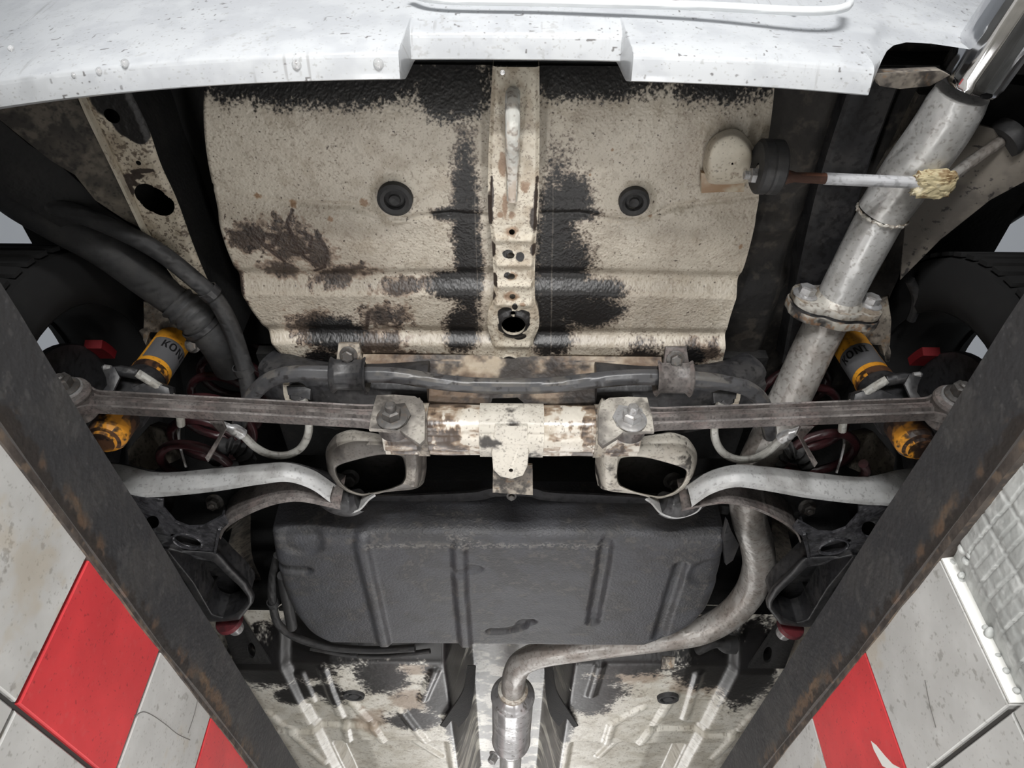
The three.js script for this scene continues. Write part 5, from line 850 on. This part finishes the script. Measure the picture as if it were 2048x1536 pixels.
{ // front floor: pressed panel with ribs, tunnel and heel
  const x0 = -0.78, x1 = 0.78, z0 = -3.4, z1 = -1.48, YF = 0.272;
  const zAt = (py) => -at(1024, py, YF).z;
  const ribs = lines([[[645, 1335], [660, 1380], [682, 1432]], [[705, 1405], [735, 1440], [768, 1486]], [[802, 1420], [824, 1450], [850, 1482]], [[535, 1405], [585, 1450], [650, 1510]], [[1398, 1345], [1385, 1390], [1370, 1436]], [[1338, 1405], [1310, 1450], [1280, 1488]], [[1285, 1415], [1225, 1448], [1212, 1488]],
    [[1505, 1410], [1470, 1450], [1425, 1500]], [[870, 1340], [845, 1400]], [[1200, 1330], [1182, 1390]], [[600, 1345], [625, 1400]], [[690, 1450], [700, 1500]], [[820, 1500], [880, 1536]], [[1240, 1500], [1200, 1536]]], YF);
  const ribsB = lines([[[520, 1440], [600, 1445], [740, 1448]], [[1540, 1450], [1440, 1452], [1320, 1454]]], YF);
  const hgt = (x, z) => {
    const d = -z, ax = Math.abs(x); let y = YF;
    y += 0.15 * sm(0.155, 0.10, ax);                                               // tunnel
    y += 0.07 * sm(zAt(1330), zAt(1295), d);                                        // heel up to the tank
    y -= 0.007 * sm(0.016, 0.004, ribs(x, z)); y += 0.010 * sm(0.03, 0.022, ribsB(x, z));
    y += 0.035 * sm(zAt(1484), zAt(1489), d) * sm(0.17, 0.19, ax) * sm(0.5, 0.48, ax);
    y -= 0.02 * sm(0.5, 0.53, ax);                                                   // sill flange
    y += 0.006 * (noise(x * 5, z * 5, 91, 2) - 0.5);
    return y;
  };
  const rows = []; for (let i = 0; i <= 300; i++) { const z = lerp(z1, z0, (i / 300) ** 1.3), row = []; for (let k = 0; k <= 400; k++) { const x = lerp(x0, x1, k / 400); row.push(V(x, hgt(x, z), z)); } rows.push(row); }
  const black = spots([[560, 1330, 120, 36], [900, 1350, 60, 60], [880, 1400, 40, 36], [760, 1350, 60, 40], [1180, 1390, 70, 40], [1130, 1350, 40, 60], [1240, 1325, 160, 26], [1430, 1340, 90, 40], [1500, 1340, 50, 60], [860, 1310, 160, 22], [640, 1310, 160, 26], [830, 1440, 60, 20], [920, 1450, 30, 60], [1120, 1450, 30, 50], [660, 1385, 30, 24], [590, 1375, 40, 20]], YF);
  const rust = spots([[1260, 1350, 90, 20], [1400, 1365, 80, 30], [860, 1340, 120, 16], [820, 1400, 50, 30], [740, 1440, 40, 30]], YF);
  const mat = planMat(x0, x1, z0, z1, 1100, 800, (x, z) => {
    const a = noise(x * 24, z * 24, 93, 4), b = noise(x * 90, z * 90, 94, 3), g = noise(x * 260, z * 260, 95, 2);
    let c = mix3([220, 217, 207], [198, 193, 180], sm(0.35, 0.7, a)); c = mix3(c, [128, 118, 104], 0.4 * sm(0.6, 0.78, b)); c = mix3(c, [84, 76, 68], 0.35 * sm(0.72, 0.8, g));
    c = mix3(c, [128, 104, 84], 0.5 * sm(0, 0.5, rust(x, z) + (a - 0.5) * 0.8 + (b - 0.5) * 0.5));
    c = mix3(c, [18, 17, 18], 0.96 * sm(-0.1, 0.3, black(x, z) + (a - 0.5) * 0.7 + (b - 0.5) * 0.5 + (g - 0.5) * 0.5));
    if (Math.abs(x) < 0.16) c = mix3(c, [58, 56, 58], 0.6 * sm(0.4, 0.55, a));
    return c;
  }, { rough: 0.4, coat: 0.3, bump: (x, z) => 0.6 * noise(x * 60, z * 60, 96, 3) + 0.4 * noise(x * 200, z * 200, 97, 2), bumpScale: 0.0010 });
  const fp = mesh('floor_pan', grid(rows, { uv: planUV(x0, x1, z0, z1) }), mat, car, 'cream pressed floor pan with black undercoat by the tunnel');
  for (const [a, b] of [[708, 1391], [1336, 1397]]) mesh('drain_plug', lathe([[0, 0.004], [0.012, 0.004], [0.016, -0.004], [0.02, 0.004], [0.026, 0.004], [0.028, -0.01]], at(a, b, YF - 0.003), V(0, -1, 0), 28), M.rubber, fp, 'dark rubber plug');
  // underbody ahead of it, carried on so that the car shades the pit
  mesh('front_underbody', bx(-0.82, 0.82, 0.3, 0.34, -4.3, -3.35), M.undercoat, car);
  for (const s of [-1, 1]) mesh('sill', bx(Math.min(s * 0.7, s * 0.82), Math.max(s * 0.7, s * 0.82), 0.19, 0.3, -3.3, -1.15), M.whitePaint, car, 'white door sill');
  // heel panel behind the tank and the seam rails at its sides
  mesh('heel_panel', bx(-0.78, 0.78, 0.33, 0.56, -1.50, -1.485), M.undercoat, car);
  for (const s of [-1, 1]) {
    MIR = s > 0;
    const ol = [[430, 1215], [480, 1230], [545, 1330], [570, 1400], [520, 1410], [470, 1330]];
    const r = group('seam_rail', car, 'black undercoated rail with an oval slot beside the tank');
    mesh('rail_plate', plate(ol, HY(0.262), 0.004, { holes: [ellipse(503, 1300, 9, 16, -0.1), ellipse(528, 1363, 9, 5)] }), M.undercoat, r);
    MIR = false;
  }
  // heat shield scraps and straps by the tunnel
  for (const s of [-1, 1]) {
    MIR = s > 0;
    mesh('tunnel_edge', loft([[[935, 1330], [925, 1380], [900, 1420], [880, 1450]].map(([a, b]) => at(a, b, 0.262)), [[950, 1330], [945, 1390], [935, 1430], [910, 1460]].map(([a, b]) => at(a, b, 0.30))], 30, { thick: 0.003 }), M.undercoat, car, 'black torn edge of the tunnel');
    MIR = false;
  }
  mesh('pipe_mount', tube([[1395, 1300], [1430, 1285], [1450, 1288], [1470, 1290]].map(([a, b]) => at(a, b, 0.285)), (t) => 0.012 + 0.008 * sm(0.4, 0.7, t), { n: 20, seg: 12 }), M.rubber, car, 'rubber pipe mount beside the tank');
  mesh('heel_clip', plate([[1325, 1312], [1350, 1314], [1348, 1340], [1322, 1338]], TILT(V(0.25, 0.28, -1.52), V(0, -0.6, 0.8)), 0.004), M.creamDirty, car);
}
// ---------------------------------------------------------------- hand over
scene.updateMatrixWorld(true);
renderer.render(scene, camera);
